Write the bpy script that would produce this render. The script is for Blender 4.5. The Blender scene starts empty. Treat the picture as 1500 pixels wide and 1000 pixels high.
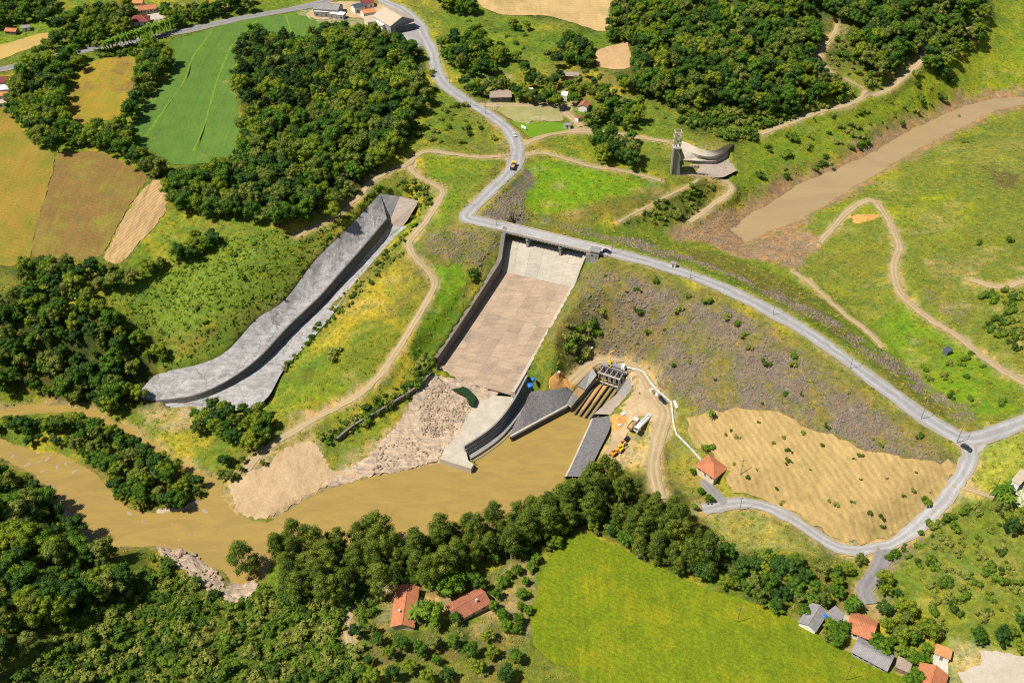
import bpy, bmesh, math, random
import numpy as np
from mathutils import Vector, Matrix
from mathutils.geometry import delaunay_2d_cdt
random.seed(7); RNG = np.random.default_rng(11)
S = bpy.context.scene
COL = S.collection
R = math.radians

# ------------------------------------------------------------------ camera, sky, sun, exposure
TH = R(39.5); FPX = 1500*35/36; CZ = 330.0
cam = bpy.data.cameras.new('camera'); camo = bpy.data.objects.new('camera', cam); COL.objects.link(camo)
cam.lens = 35; cam.sensor_width = 36; cam.clip_start = 1; cam.clip_end = 20000
camo.location = (0, 0, CZ); camo.rotation_euler = (R(90)-TH, 0, 0)
S.camera = camo
SUN_EL = R(57); SUN_AZ = math.atan2(-0.955, -0.295)
sd = Vector((math.sin(SUN_AZ)*math.cos(SUN_EL), math.cos(SUN_AZ)*math.cos(SUN_EL), math.sin(SUN_EL)))
W = bpy.data.worlds.new('World'); S.world = W; W.use_nodes = True
wn = W.node_tree; sky = wn.nodes.new('ShaderNodeTexSky'); sky.sky_type = 'NISHITA'; sky.sun_disc = False
sky.sun_elevation = SUN_EL; sky.sun_rotation = SUN_AZ; sky.air_density = 1.0; sky.dust_density = 1.2
wn.links.new(sky.outputs[0], wn.nodes['Background'].inputs[0]); wn.nodes['Background'].inputs[1].default_value = 0.055
sl = bpy.data.lights.new('sun', 'SUN'); sl.energy = 4.6; sl.angle = R(0.5); sl.color = (1.0, 0.94, 0.84)
so = bpy.data.objects.new('sun', sl); COL.objects.link(so); so.rotation_euler = sd.to_track_quat('Z', 'Y').to_euler(); so.location = (0, 0, 600)
S.view_settings.view_transform = 'Standard'; S.view_settings.look = 'None'; S.view_settings.gamma = 1.0
S.view_settings.use_curve_mapping = False; S.view_settings.exposure = 0.55
S.cycles.max_bounces = 5; S.cycles.diffuse_bounces = 2; S.cycles.glossy_bounces = 2; S.cycles.transmission_bounces = 3
S.cycles.transparent_max_bounces = 4; S.cycles.use_denoising = False; S.cycles.filter_width = 1.1

# ------------------------------------------------------------------ photo pixel -> world
CT, ST = math.cos(TH), math.sin(TH)
def rays(p):
    p = np.asarray(p, float).reshape(-1, 2)
    a = p[:, 0]-750; b = 500-p[:, 1]
    return np.stack([a, FPX*CT+b*ST, -FPX*ST+b*CT], 1)
def P(px, py, z):
    d = rays([(px, py)])[0]; t = (z-CZ)/d[2]
    return Vector((d[0]*t, d[1]*t, z))
def PP(pts, z): return [P(x, y, z) for x, y in pts]
def project(x, y, z):
    z = z-CZ; dep = y*CT-z*ST; up = y*ST+z*CT
    return 750+FPX*x/dep, 500-FPX*up/dep

# ------------------------------------------------------------------ terrain heights (metres above the lower river)
CP = """0,620,1 100,655,1 250,650,2 150,583,6 50,555,13 0,560,12 100,500,26 30,450,33 200,470,27 250,440,30 120,420,37 0,400,42 200,390,40
300,390,38 400,365,42 350,440,34 300,480,28 255,530,18 557,280,43 498,346,37 461,383,33 417,440,27 377,467,24 334,513,17.5 294,533,13 234,547,8.5 200,578,4
60,300,50 150,270,50 200,300,46 60,180,56 150,130,58 280,200,50 300,130,56 400,60,60 300,50,60 200,60,62 100,80,62 0,100,62 0,0,70 200,0,66 400,0,64
400,150,56 500,150,57 550,80,60 450,250,52 550,210,50 350,280,48 600,150,54 580,30,62 650,100,56 640,104,54 670,140,50 720,170,47 755,207,45 757,227,44
749,247,43.5 727,271,43 704,294,42.5 687,311,42 734,330,42 750,150,48 850,155,46 850,100,52 900,60,57 800,40,60 700,40,60 900,0,64 1000,0,66 1000,100,54 950,150,46
1050,160,40 1100,100,50 1200,60,54 1300,0,64 1400,0,58 1500,0,46 1200,130,40 1100,190,32 1270,135,35 1350,80,42 1450,60,34 1500,100,24
1500,147,14 1400,170,14 1250,250,14 1100,330,14 1150,290,14 1330,210,14 1200,205,24 1300,170,23 1400,130,21 1120,240,26 1050,240,33 1060,285,24 1000,285,30 930,290,34 880,200,42 850,260,40
800,285,38 950,240,38 1030,300,22 1250,300,21 1350,250,22 1450,220,24 1500,300,29 1400,330,27 1500,400,35 1330,400,26 1200,380,18 1250,430,21 1300,480,25 1350,530,31
1400,480,31 1500,500,39 1450,590,40 1500,617,44 1420,645,42 1100,370,17 1000,345,20 790,330,35 860,345,33 950,350,24 760,295,38
640,320,41 650,345,39 620,380,34 600,430,28 655,430,29 560,470,24 500,500,20 455,540,14 500,580,12 560,560,14 600,520,19 640,480,23 540,620,6 480,600,10 410,590,6
400,625,6 330,610,4 300,595,2.5 350,640,4 640,300,41 600,330,36 567,343,31 500,425,22 467,467,17.5 431,507,13 401,540,9.5 377,580,5 334,594,2.5 590,372,33 530,430,26 455,500,18 412,560,10.5 614,294,42
695,400,32 680,432,27 650,480,20 628,525,14 610,560,9 560,600,6 845,425,30 825,475,22 800,520,12 785,548,8 815,545,8 900,540,9 960,560,9 1000,600,9 1070,600,11 1140,608,15 1230,645,22 1300,668,31 1390,675,40
1100,650,9 1200,700,12 1300,720,18 1370,720,30 1400,695,37 1300,800,14 1160,760,8 1060,740,6 1040,685,6 960,640,4 935,570,6 880,650,3 840,690,2.5 1000,740,7 900,720,6 830,705,3 1050,785,8 1200,830,13
1280,850,15 1345,760,22 1400,765,27 1450,700,37 1500,680,42 1480,760,34 1500,800,34 1400,850,26 1330,850,18 1450,950,23 1500,1000,25 1350,950,18 1280,920,15 1200,900,14 1380,1000,16
850,790,6 800,900,9 900,900,10 1000,880,11 1100,900,13 1000,980,13 1200,990,16 850,980,10 700,770,3 650,870,8 600,900,9 530,880,8 560,820,4 700,900,9 600,980,12 700,990,11
400,850,4 340,870,5 250,835,4 200,900,15 300,950,15 450,900,9 400,990,16 100,900,24 50,980,30 0,1000,33 100,810,11 45,740,8 0,700,10 0,800,27 0,900,36 150,815,8
100,630,2 220,690,2.5 270,720,2 400,730,2 470,670,3 560,660,3 640,620,3 690,640,3 700,570,4 330,700,2 430,700,3 750,660,0 600,740,0 400,790,0 60,680,0 180,620,0
-150,300,55 -150,600,35 -150,900,45 1650,250,30 1650,500,45 1650,800,42 200,1100,26 800,1100,14 1300,1100,22 -100,-60,75 400,-60,70 900,-60,70 1400,-60,62 1700,-40,55"""
CP = [tuple(map(float, t.split(','))) for t in CP.split()]
cpw = np.array([P(*c)[:] for c in CP])
def tps(c, v, lam):
    n = len(c); d2 = ((c[:, None]-c[None])**2).sum(2)
    K = 0.5*d2*np.log(d2+1e-9)+lam*np.eye(n); Q = np.hstack([np.ones((n, 1)), c])
    A = np.block([[K, Q], [Q.T, np.zeros((3, 3))]])
    return np.linalg.solve(A, np.concatenate([v, np.zeros(3)]))
cs = cpw[:, :2]/100.0
wgt = tps(cs, cpw[:, 2], 0.02)
ST_G = 1.7
GX = np.concatenate([[-6000, -3500, -2000, -1200, -800, -620, -520], np.arange(-460, 460, ST_G), [520, 620, 800, 1200, 2000, 3500, 6000]])
GY = np.concatenate([[-3000, -1200, -400, 0, 60, 90], np.arange(112, 830, ST_G), [860, 920, 1050, 1300, 1800, 3000, 6000]])
NX, NY = len(GX), len(GY)
XX, YY = np.meshgrid(GX, GY)
def ev_tps(x, y):
    x = np.clip(x, -480, 480)/100; y = np.clip(y, 100, 850)/100
    out = wgt[-3]+wgt[-2]*x+wgt[-1]*y
    for i in range(len(cs)):
        d2 = (x-cs[i, 0])**2+(y-cs[i, 1])**2
        out = out+wgt[i]*0.5*d2*np.log(d2+1e-9)
    return out
H = np.clip(ev_tps(XX, YY), -4, 90)
def vnoise(scale, seed):
    g = np.random.default_rng(seed); n = 256; t = g.random((n, n))
    x = XX/scale+1000; y = YY/scale+1000
    i = np.floor(x).astype(int); j = np.floor(y).astype(int); u = x-i; v = y-j
    u = u*u*(3-2*u); v = v*v*(3-2*v); i %= n; j %= n; i1 = (i+1) % n; j1 = (j+1) % n
    return (t[j, i]*(1-u)+t[j, i1]*u)*(1-v)+(t[j1, i]*(1-u)+t[j1, i1]*u)*v-0.5
def fnoise(scale, seed, o=4): return sum(vnoise(scale/2**k, seed+k)/2**k for k in range(o))
H += fnoise(26, 3)*1.6
def inside(poly, x, y):
    poly = np.asarray([(p[0], p[1]) for p in poly]); r = np.zeros(x.shape, bool)
    bb = (x > poly[:, 0].min()) & (x < poly[:, 0].max()) & (y > poly[:, 1].min()) & (y < poly[:, 1].max())
    xs = x[bb]; ys = y[bb]; q = np.zeros(xs.shape, bool)
    for (x1, y1), (x2, y2) in zip(poly, np.roll(poly, -1, 0)):
        c = (y1 > ys) != (y2 > ys)
        if y2 != y1: q ^= c & (xs < (x2-x1)*(ys-y1)/(y2-y1)+x1)
    r[bb] = q; return r
def segdist(pts, x, y, closed=False):
    """distance, index of the segment and position along it"""
    pts = np.asarray([(p[0], p[1]) for p in pts]); best = np.full(x.shape, 1e9); arg = np.zeros(x.shape, int); tt = np.zeros(x.shape)
    m = len(pts) if closed else len(pts)-1
    for k in range(m):
        a = pts[k]; b = pts[(k+1) % len(pts)]; ab = b-a; L = ab@ab+1e-9
        t = np.clip(((x-a[0])*ab[0]+(y-a[1])*ab[1])/L, 0, 1)
        d = np.hypot(x-a[0]-t*ab[0], y-a[1]-t*ab[1]); s = d < best
        best[s] = d[s]; arg[s] = k; tt[s] = t[s]
    return best, arg, tt
def near(pts, m):
    p = np.asarray([(q[0], q[1]) for q in pts])
    i0, i1 = np.searchsorted(GX, [p[:, 0].min()-m, p[:, 0].max()+m]); j0, j1 = np.searchsorted(GY, [p[:, 1].min()-m, p[:, 1].max()+m])
    return slice(j0, j1), slice(i0, i1)
def hat(x, y, G=None):
    G = H if G is None else G
    x = np.asarray(x, float); y = np.asarray(y, float)
    i = np.clip(np.searchsorted(GX, x)-1, 0, NX-2); j = np.clip(np.searchsorted(GY, y)-1, 0, NY-2)
    u = np.clip((x-GX[i])/(GX[i+1]-GX[i]), 0, 1); v = np.clip((y-GY[j])/(GY[j+1]-GY[j]), 0, 1)
    return (G[j, i]*(1-u)+G[j, i+1]*u)*(1-v)+(G[j+1, i]*(1-u)+G[j+1, i+1]*u)*v
def at(pts, dz=0.0):
    """photo pixels -> points on the terrain (first hit along each ray)"""
    d = rays(pts); n = len(d); lo = (95-CZ)/d[:, 2]; hi = (-6-CZ)/d[:, 2]; t0 = lo.copy(); t1 = hi.copy(); done = np.zeros(n, bool)
    for s in np.linspace(0, 1, 140)[1:]:
        t = lo+(hi-lo)*s; below = (CZ+d[:, 2]*t) <= hat(d[:, 0]*t, d[:, 1]*t)+dz
        new = below & ~done; t1[new] = t[new]; done |= new; t0[~done] = t[~done]
    for _ in range(12):
        t = (t0+t1)/2; below = (CZ+d[:, 2]*t) <= hat(d[:, 0]*t, d[:, 1]*t)+dz
        t1 = np.where(below, t, t1); t0 = np.where(below, t0, t)
    return [Vector((d[k, 0]*t1[k], d[k, 1]*t1[k], CZ+d[k, 2]*t1[k])) for k in range(n)]
def px(s): return [tuple(map(float, t.split(','))) for t in s.split()]
def smooth(pts, step):
    """Catmull-Rom through 3-D points, resampled"""
    p = [Vector(q) for q in pts]; p = [p[0]*2-p[1]]+p+[p[-1]*2-p[-2]]; out = []
    for k in range(1, len(p)-2):
        n = max(1, int((p[k+1]-p[k]).length/step))
        for i in range(n):
            t = i/n; a, b, c, d = p[k-1:k+3]
            out.append(0.5*((2*b)+(c-a)*t+(2*a-5*b+4*c-d)*t*t+(3*b-a-3*c+d)*t**3))
    out.append(p[-2]); return out

# spillway floor corners: crest, foot of the steep face, lower end (left/right)
SPW = dict(a=P(742, 350, 36), b=P(857, 375, 36), c=P(735, 398, 26), d=P(838, 421, 26), e=P(635, 547, 5), f=P(749, 578, 5))
CRZ = 42.0
CREST = PP(px("857,362 901,371 951,384 1000,399 1050,418 1100,441 1140,462 1187,490 1234,523 1284,560 1334,597 1367,620 1394,635 1417,644"), CRZ)
# dam embankment: level crest, rockfill slopes on both sides
dd, ii, tt = segdist(CREST, XX, YY)
ca = np.array([(p.x, p.y) for p in CREST]); va = ca[np.minimum(ii+1, len(ca)-1)]-ca[ii]
side = np.sign(va[..., 0]*(YY-ca[ii][..., 1])-va[..., 1]*(XX-ca[ii][..., 0]))   # +1 upstream
slope = np.where(side > 0, 0.45, 0.52)
zd = CRZ-np.maximum(dd-7.0, 0)*slope+np.where(dd > 8, fnoise(9, 40, 3)*0.9, 0)
DAMM = np.clip((zd-H+1.0)/2.0, 0, 1)
H = np.where(zd > H, zd, H)
abut = PP(px("690,316 712,326 736,332"), CRZ)
dd, _, _ = segdist(abut, XX, YY); H = np.maximum(H, CRZ-np.maximum(dd-6, 0)*0.55)
# approach floor behind the spillway bridge
ap = PP(px("742,349 858,374 880,360 880,345 800,322 750,322"), 36)
H = np.where(inside(ap, XX, YY), np.minimum(H, 35.2+vnoise(6, 5)*0.5), H)

RIVER = px("""-150,585 0,600 30,592 75,592 140,600 160,612 200,632 240,660 290,690 325,705 330,730 345,755 370,763 390,765 420,750 460,722 500,710 560,695 640,680 690,684 712,672
745,645 780,626 834,598 850,583 872,555 905,568 866,614 846,658 826,700 800,725 760,755 700,772 640,785 585,795 480,806 430,810 395,828 380,852 340,858 325,838 290,818 245,803 230,798 170,803 130,790
105,760 78,722 48,692 0,672 -150,650""")
ISLAND = px("-150,604 0,612 60,607 110,603 150,622 200,642 250,672 300,706 302,726 270,747 230,750 190,746 160,715 140,690 90,667 40,657 0,642 -150,632")
LAKE = px("""1560,138 1500,142 1461,144 1417,154 1377,170 1334,190 1284,220 1234,244 1174,267 1134,294 1100,311 1070,336 1090,355 1127,340 1144,333 1157,327 1200,307 1240,280 1284,254 1317,234 1367,207
1411,184 1451,164 1500,152 1560,148""")
def basin(poly, z0, exclude=None):
    global H
    W_ = PP(poly, z0); sl = near(W_, 60); x = XX[sl]; y = YY[sl]
    jit = fnoise(7, int(z0)+60, 3)[sl]*1.8
    s = np.where(inside(W_, x, y), -1, 1)*segdist(W_, x, y, True)[0]
    if exclude is not None:
        E_ = PP(exclude, z0); s2 = np.where(inside(E_, x, y), 1, -1)*segdist(E_, x, y, True)[0]
        s = np.maximum(s, s2)
    s = s+jit
    h = H[sl]
    H[sl] = np.where(s < 0, np.maximum(z0-1.6, z0+s*0.5), np.maximum(h, z0+np.minimum(0.22*s, 0.8)))
    far = s > 0
    H[sl] = np.where(far, np.minimum(H[sl], z0+0.35*s+0.3+0.03*s*s), H[sl])
    return W_
RIVW = basin(RIVER, 0.0, ISLAND)
LAKW = basin(LAKE, 14.0)

def cap_side(line, zs, rise, reach, want):
    """keep the ground beside a structure's edge from standing above it: height limited to edge height + rise x distance"""
    w = line; sl = near(w, reach); x = XX[sl]; y = YY[sl]; d, i, t = segdist(w, x, y)
    z = np.asarray(zs); zc = z[i]*(1-t)+z[np.minimum(i+1, len(z)-1)]*t
    H[sl] = np.where(d < reach, np.minimum(H[sl], zc+rise*d+(d/reach)**4*40), H[sl])
    H[sl] = np.where((d < 3) & want, np.maximum(H[sl], zc-.4-.3*d), H[sl])
E3z = np.array([28, 25.2, 22, 19, 15, 11.5, 8.8, 6.2, 4, 2.8, 2.0])
E4 = px("590,331 567,350 500,425 467,467 431,507 401,540 377,580 350,590 320,594 285,594 250,596")
r4 = [P(*q, z) for q, z in zip(E4, E3z)]
cap_side(r4, E3z, .42, 22, True)
r_ = [SPW['b'], SPW['d'], SPW['f']]; cap_side(r_, [37.5, 27.8, 6.6], .5, 20, False)
l_ = [SPW['a'], SPW['c'], SPW['e']]; cap_side(l_, [41, 32.5, 10.5], .35, 18, False)
# ------------------------------------------------------------------ materials
class NT:
    def __init__(s, name):
        s.m = bpy.data.materials.new(name); s.m.use_nodes = True; s.t = s.m.node_tree
        s.b = s.t.nodes['Principled BSDF']; s.out = s.t.nodes['Material Output']
        s.b.inputs['Specular IOR Level'].default_value = 0.15
    def n(s, typ, **kw):
        nd = s.t.nodes.new('ShaderNode'+typ)
        for k, v in kw.items():
            if k.startswith('_'): setattr(nd, k[1:], v)
            else:
                key = int(k[1:]) if k[0] == 'i' and k[1:].isdigit() else k.replace('__', ' ')
                if hasattr(v, 'node'): s.t.links.new(v, nd.inputs[key])
                else: nd.inputs[key].default_value = v
        return nd
    def pos(s): return s.n('NewGeometry').outputs['Position']
    def noise(s, scale, detail=5, rough=0.6, vec=None, dist=0.0):
        return s.n('TexNoise', Vector=vec or s.pos(), Scale=scale, Detail=detail, Roughness=rough, Distortion=dist).outputs['Fac']
    def rng(s, v, a, b, c, d): return s.n('MapRange', i0=v, i1=a, i2=b, i3=c, i4=d).outputs[0]
    def mix(s, f, a, b, typ='MIX'):
        nd = s.n('Mix', _data_type='RGBA', _blend_type=typ)
        for k, v in ((0, f), (6, a), (7, b)):
            if hasattr(v, 'node'): s.t.links.new(v, nd.inputs[k])
            else: nd.inputs[k].default_value = v if k == 0 else (*v[:3], 1)
        return nd.outputs[2]
    def math(s, op, a, b=0.0): return s.n('Math', _operation=op, i0=a, i1=b).outputs[0]
    def grey(s, v): return s.n('CombineColor', i0=v, i1=v, i2=v).outputs[0]
    def fin(s, col, rough=0.9, bump=None, bs=0.5, bd=0.3):
        if hasattr(col, 'node'): s.t.links.new(col, s.b.inputs['Base Color'])
        else: s.b.inputs['Base Color'].default_value = (*col[:3], 1)
        s.b.inputs['Roughness'].default_value = rough
        if bump is not None:
            bn = s.n('Bump', Strength=bs, Distance=bd, Height=bump); s.t.links.new(bn.outputs[0], s.b.inputs['Normal'])
        return s.m
MATS = {}
def soil(name, c1, c2, c3=None, s=0.25, fine=1.0, vlo=0.72, vhi=1.28, bands=None, bump=0.4, attr=False, c3s=0.03, c3lo=.52, c3hi=.66, rough=0.95):
    """ground, crop or gravel: two tones mixed by noise, a third in broad patches, fine grain, optional tilled rows (angle, period, strength)"""
    t = NT(name)
    base = t.n('Attribute', _attribute_name='Col').outputs['Color'] if attr else c1
    f = t.rng(t.noise(s, 7, .65), .35, .65, 0, 1)
    if attr:
        warm = t.mix(1.0, base, (1.22, 1.02, .62), 'MULTIPLY'); cool = t.mix(1.0, base, (.70, .84, .80), 'MULTIPLY')
        col = t.mix(f, cool, warm)
    else: col = t.mix(f, base, c2)
    if c3 is not None: col = t.mix(t.rng(t.noise(c3s, 8, .72), c3lo, c3hi, 0, 1), col, c3)
    g = t.noise(fine, 8, .82); g2 = t.noise(fine*3.4, 3, .7)
    col = t.mix(1.0, col, t.grey(t.rng(g, .3, .7, vlo, vhi)), 'MULTIPLY')
    col = t.mix(1.0, col, t.grey(t.rng(g2, .3, .7, (1+vlo)/2, (1+vhi)/2)), 'MULTIPLY')
    if attr:
        gm = t.noise(.33, 6, .72); col = t.mix(1.0, col, t.grey(t.rng(gm, .32, .68, .70, 1.30)), 'MULTIPLY')
        col = t.mix(t.rng(t.noise(.11, 7, .75), .60, .72, 0, .55), col, (.33, .26, .11))
    hgt = g
    if bands:
        a, per, stg = bands
        mp = t.n('Mapping', Vector=t.pos(), Rotation=(0, 0, -R(a)))
        w = t.n('TexWave', Vector=mp.outputs[0], Scale=0.314/per*1.0, Distortion=1.6, Detail=2, **{'Detail__Scale': 0.6}).outputs['Fac']
        col = t.mix(1.0, col, t.grey(t.rng(w, 0, 1, 1-stg*.5, 1+stg*.5)), 'MULTIPLY')
        ms = t.n('Mapping', Vector=t.pos(), Rotation=(0, 0, -R(a)), Scale=(.9/per, .02, .5)); col = t.mix(1.0, col, t.grey(t.rng(t.noise(1., 4, .65, ms.outputs[0]), .3, .7, 1-stg*1.1, 1+stg*1.1)), 'MULTIPLY')
    MATS[name] = t.fin(col, rough, hgt, bump, 0.6); return t.m
def road_mat(name, c1, c2, c3):
    """road surface: two worn wheel strips, a darker crown and edges, patches and dust"""
    t = NT(name); u = t.n('Attribute', _attribute_name='u').outputs['Fac']; w = t.noise(.09, 4, .6)
    a = t.math('ABSOLUTE', t.math('ADD', u, t.rng(w, .3, .7, -.15, .15))); d = t.math('ABSOLUTE', t.math('SUBTRACT', a, .45)); lane = t.rng(d, .08, .28, 1, 0)
    col = t.mix(t.rng(t.noise(.25, 7, .7), .35, .65, 0, 1), c1, c2)
    col = t.mix(t.math('MULTIPLY', lane, t.rng(t.noise(.15, 4, .6), .3, .6, .2, .8)), col, c3)
    col = t.mix(t.rng(t.math('ADD', a, t.rng(t.noise(.5, 5, .7), .3, .7, -.25, .25)), .72, 1.0, 0, .75), col, (.36, .29, .19))
    g = t.noise(1.6, 6, .8); col = t.mix(1., col, t.grey(t.rng(g, .3, .7, .70, .96)), 'MULTIPLY')
    return t.fin(col, .92, g, .25, .3)
GRASS = (.122, .178, .021); LUSH = (.135, .245, .010); OLIVE = (.175, .155, .040); YEL = (.31, .27, .030); DARK = (.055, .082, .016)
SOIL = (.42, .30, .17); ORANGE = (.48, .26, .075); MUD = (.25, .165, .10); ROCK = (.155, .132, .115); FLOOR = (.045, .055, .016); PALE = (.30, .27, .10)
M_ground = soil('grassland', None, None, attr=True, s=0.16, fine=0.7, vlo=.55, vhi=1.45, bump=.8)

# ------------------------------------------------------------------ roads and tracks: graded into the terrain
ROADS = []
def road(name, pts, width, mat, off, zs=None, grade=3.0, wob=0.4, cap=None):
    w = at(pts) if zs is None else [P(a, b, z) for (a, b), z in zip(pts, zs)]
    c = smooth(w, 3.0)
    z = np.array([p.z for p in c])
    if zs is None:
        k = 7; zz = np.pad(z, k, mode='edge'); z = np.convolve(zz, np.ones(2*k+1)/(2*k+1), 'valid')
    c = [Vector((p.x, p.y, float(q))) for p, q in zip(c, z)]
    sl = near(c, width+grade+4); x = XX[sl]; y = YY[sl]
    d, i, t = segdist(c, x, y); zc = z[i]*(1-t)+z[np.minimum(i+1, len(z)-1)]*t
    b = np.clip((d-width/2-0.8)/grade, 0, 1); b = b*b*(3-2*b)
    H[sl] = zc*(1-b)+H[sl]*b
    ROADS.append((name, c, width, mat, off, wob)); return c
TR = [  # dirt tracks: pixels, width
 ("742,230 700,230 660,225 627,219 610,227 597,240 567,252 543,264 527,287 500,311 470,330 432,345", 3.6),
 ("599,240 610,257 647,277 644,291 624,324 614,336 600,357 604,373 624,393 637,411 630,433 610,467 584,510 564,540 540,567 500,594 451,620 401,650 376,672 362,690", 3.6),
 ("762,214 787,202 817,195 851,192 901,197 934,200 981,210", 4.2),
 ("762,228 794,224 834,234 867,244 917,250 968,267", 3.0),
 ("696,154 750,154 794,154 827,155 854,154", 5.0), ("821,157 834,170 851,187", 5.0),
 ("1200,356 1220,334 1240,311 1264,297 1281,296 1297,314 1307,334 1317,360 1309,390 1314,420 1327,440 1361,467 1401,493 1434,517 1467,540 1500,560 1560,600", 4.0),
 ("1160,398 1187,416 1217,443 1247,467 1267,483 1294,507", 2.6),
 ("1560,404 1500,411 1467,420 1421,413", 3.6),
 ("1354,60 1351,87 1321,114 1294,137 1267,140 1247,152 1200,164 1157,180 1114,197", 4.2),
 ("1227,33 1220,53 1200,77 1214,100 1247,120 1264,137", 3.2),
 ("990,252 1032,256 1056,261 1072,277 1065,288 1047,300 1010,325", 3.2),
 ("1024,262 1002,276 982,285 957,298 905,325", 1.6),
 ("1420,15 1430,30 1417,45 1422,60", 4.0),
 ("1405,716 1450,724 1470,722", 2.2), ("572,862 545,872 520,888 508,915 512,940", 3.0),
]
M_gravel = soil('gravel', (.37, .36, .355), (.29, .28, .28), (.43, .40, .35), s=.2, fine=1.4, vlo=.82, vhi=1.14, bump=.2)
R_gravel = road_mat('gravel road', (.34, .33, .325), (.27, .265, .26), (.44, .43, .42))
M_asph = soil('old asphalt', (.28, .265, .255), (.21, .20, .20), (.34, .32, .29), s=.2, fine=1.3, vlo=.86, vhi=1.14, bump=.15)
M_dirt = soil('dirt track', (.50, .37, .22), (.38, .285, .16), (.30, .26, .12), s=.25, fine=1.1, vlo=.8, vhi=1.2, c3lo=.56, c3hi=.72)
R_asph = road_mat('worn asphalt road', (.25, .24, .235), (.20, .19, .19), (.30, .285, .27)); R_dirt = road_mat('rutted dirt track', (.42, .31, .17), (.33, .26, .13), (.53, .40, .245))
M_yard = soil('packed earth', (.45, .335, .195), (.36, .26, .145), (.42, .26, .11), s=.15, fine=.9, vlo=.78, vhi=1.2)
CRW = [P(*q) for q in [(734, 331, CRZ)]]+CREST
def zlist(n, a, b): return list(np.linspace(a, b, n))
p = px("545,-30 560,0 587,13 610,33 624,57 634,77 640,104 650,124 670,140 694,154 720,170 740,187 755,207 758,227 750,247 727,271 704,294 689,309 684,318 700,324 734,331")
road('access_road', p, 8.5, R_gravel, .30, wob=.5)
p = px("890,368.5 951,384 1000,399 1050,418 1100,441 1140,462 1187,490 1234,523 1284,560 1334,597 1367,620 1394,635 1424,643 1467,631 1500,617 1560,590 1640,556 1740,520")
road('crest_road', p, 8.0, R_gravel, .30, zs=[CRZ]*13+[42.5, 43.5, 45, 46.5, 48], wob=.3)
p = px("1412,642 1420,668 1400,710 1367,750 1334,780 1300,799 1260,807 1227,802 1194,783 1160,760 1127,744 1094,737 1060,740 1030,746")
road('lane', p, 6.0, R_gravel, .36, zs=[42, 40, 33, 25, 18, 14, 11.5, 10, 9, 8, 7, 6.5, 6, 6], wob=.5, grade=9)
road('side_lane', px("1297,803 1287,833 1267,863 1274,884"), 6.0, R_asph, .34)
road('driveway', px("1062,739 1046,722 1030,703"), 5.0, R_asph, .40)
road('highway', px("-60,116 0,103 67,87 134,72 200,60 267,47 317,35 367,25 434,13 475,2 500,-12"), 9.0, R_asph, .34, wob=.3)
road('works_lane', px("968,730 960,705 957,682 961,660 971,620 975,595 960,570 935,548 905,528 880,528 862,540 835,560"), 5.5, R_dirt, .30)
for s, w in TR: road('dirt_track', px(s), w, R_dirt, .22, wob=.55)

# ------------------------------------------------------------------ ground colour by land cover
C0 = np.zeros((NY, NX, 3)); C0[:] = GRASS
n1 = fnoise(60, 21); n2 = fnoise(18, 31); n3 = fnoise(7, 51, 3)
def lay(w, c):
    w = np.clip(w, 0, 1)[..., None]
    return lambda sl: C0.__setitem__(sl, C0[sl]*(1-w)+np.asarray(c)*w)
full = (slice(None), slice(None))
lay((n1+.05)*2.2, OLIVE)(full); lay((n2-.12)*2.5, YEL)(full); lay((-n2-.2)*2.5, DARK)(full)
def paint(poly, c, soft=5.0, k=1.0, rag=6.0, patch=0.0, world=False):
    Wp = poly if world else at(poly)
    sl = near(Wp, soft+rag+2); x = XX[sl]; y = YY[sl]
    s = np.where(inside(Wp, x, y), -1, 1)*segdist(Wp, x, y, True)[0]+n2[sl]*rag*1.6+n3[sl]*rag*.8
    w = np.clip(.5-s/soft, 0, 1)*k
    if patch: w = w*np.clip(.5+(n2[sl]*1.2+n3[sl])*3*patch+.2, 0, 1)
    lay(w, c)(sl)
def spot(x, y, rx, ry, c, k=1.0, patch=0.0):
    a = np.linspace(0, 2*math.pi, 13)[:-1]
    paint([(x+rx*math.cos(t), y+ry*math.sin(t)) for t in a], c, soft=6, k=k, rag=5, patch=patch)
def streak(pts, wid, c, soft=3.0, k=1.0, patch=0.0):
    c_ = at(pts); sl = near(c_, wid+soft+3); x = XX[sl]; y = YY[sl]
    d = segdist(c_, x, y)[0]+n3[sl]*wid*.9
    w = np.clip(.5-(d-wid)/soft, 0, 1)*k
    if patch: w = w*np.clip(.6+n2[sl]*3*patch, 0, 1)
    lay(w, c)(sl)
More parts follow.
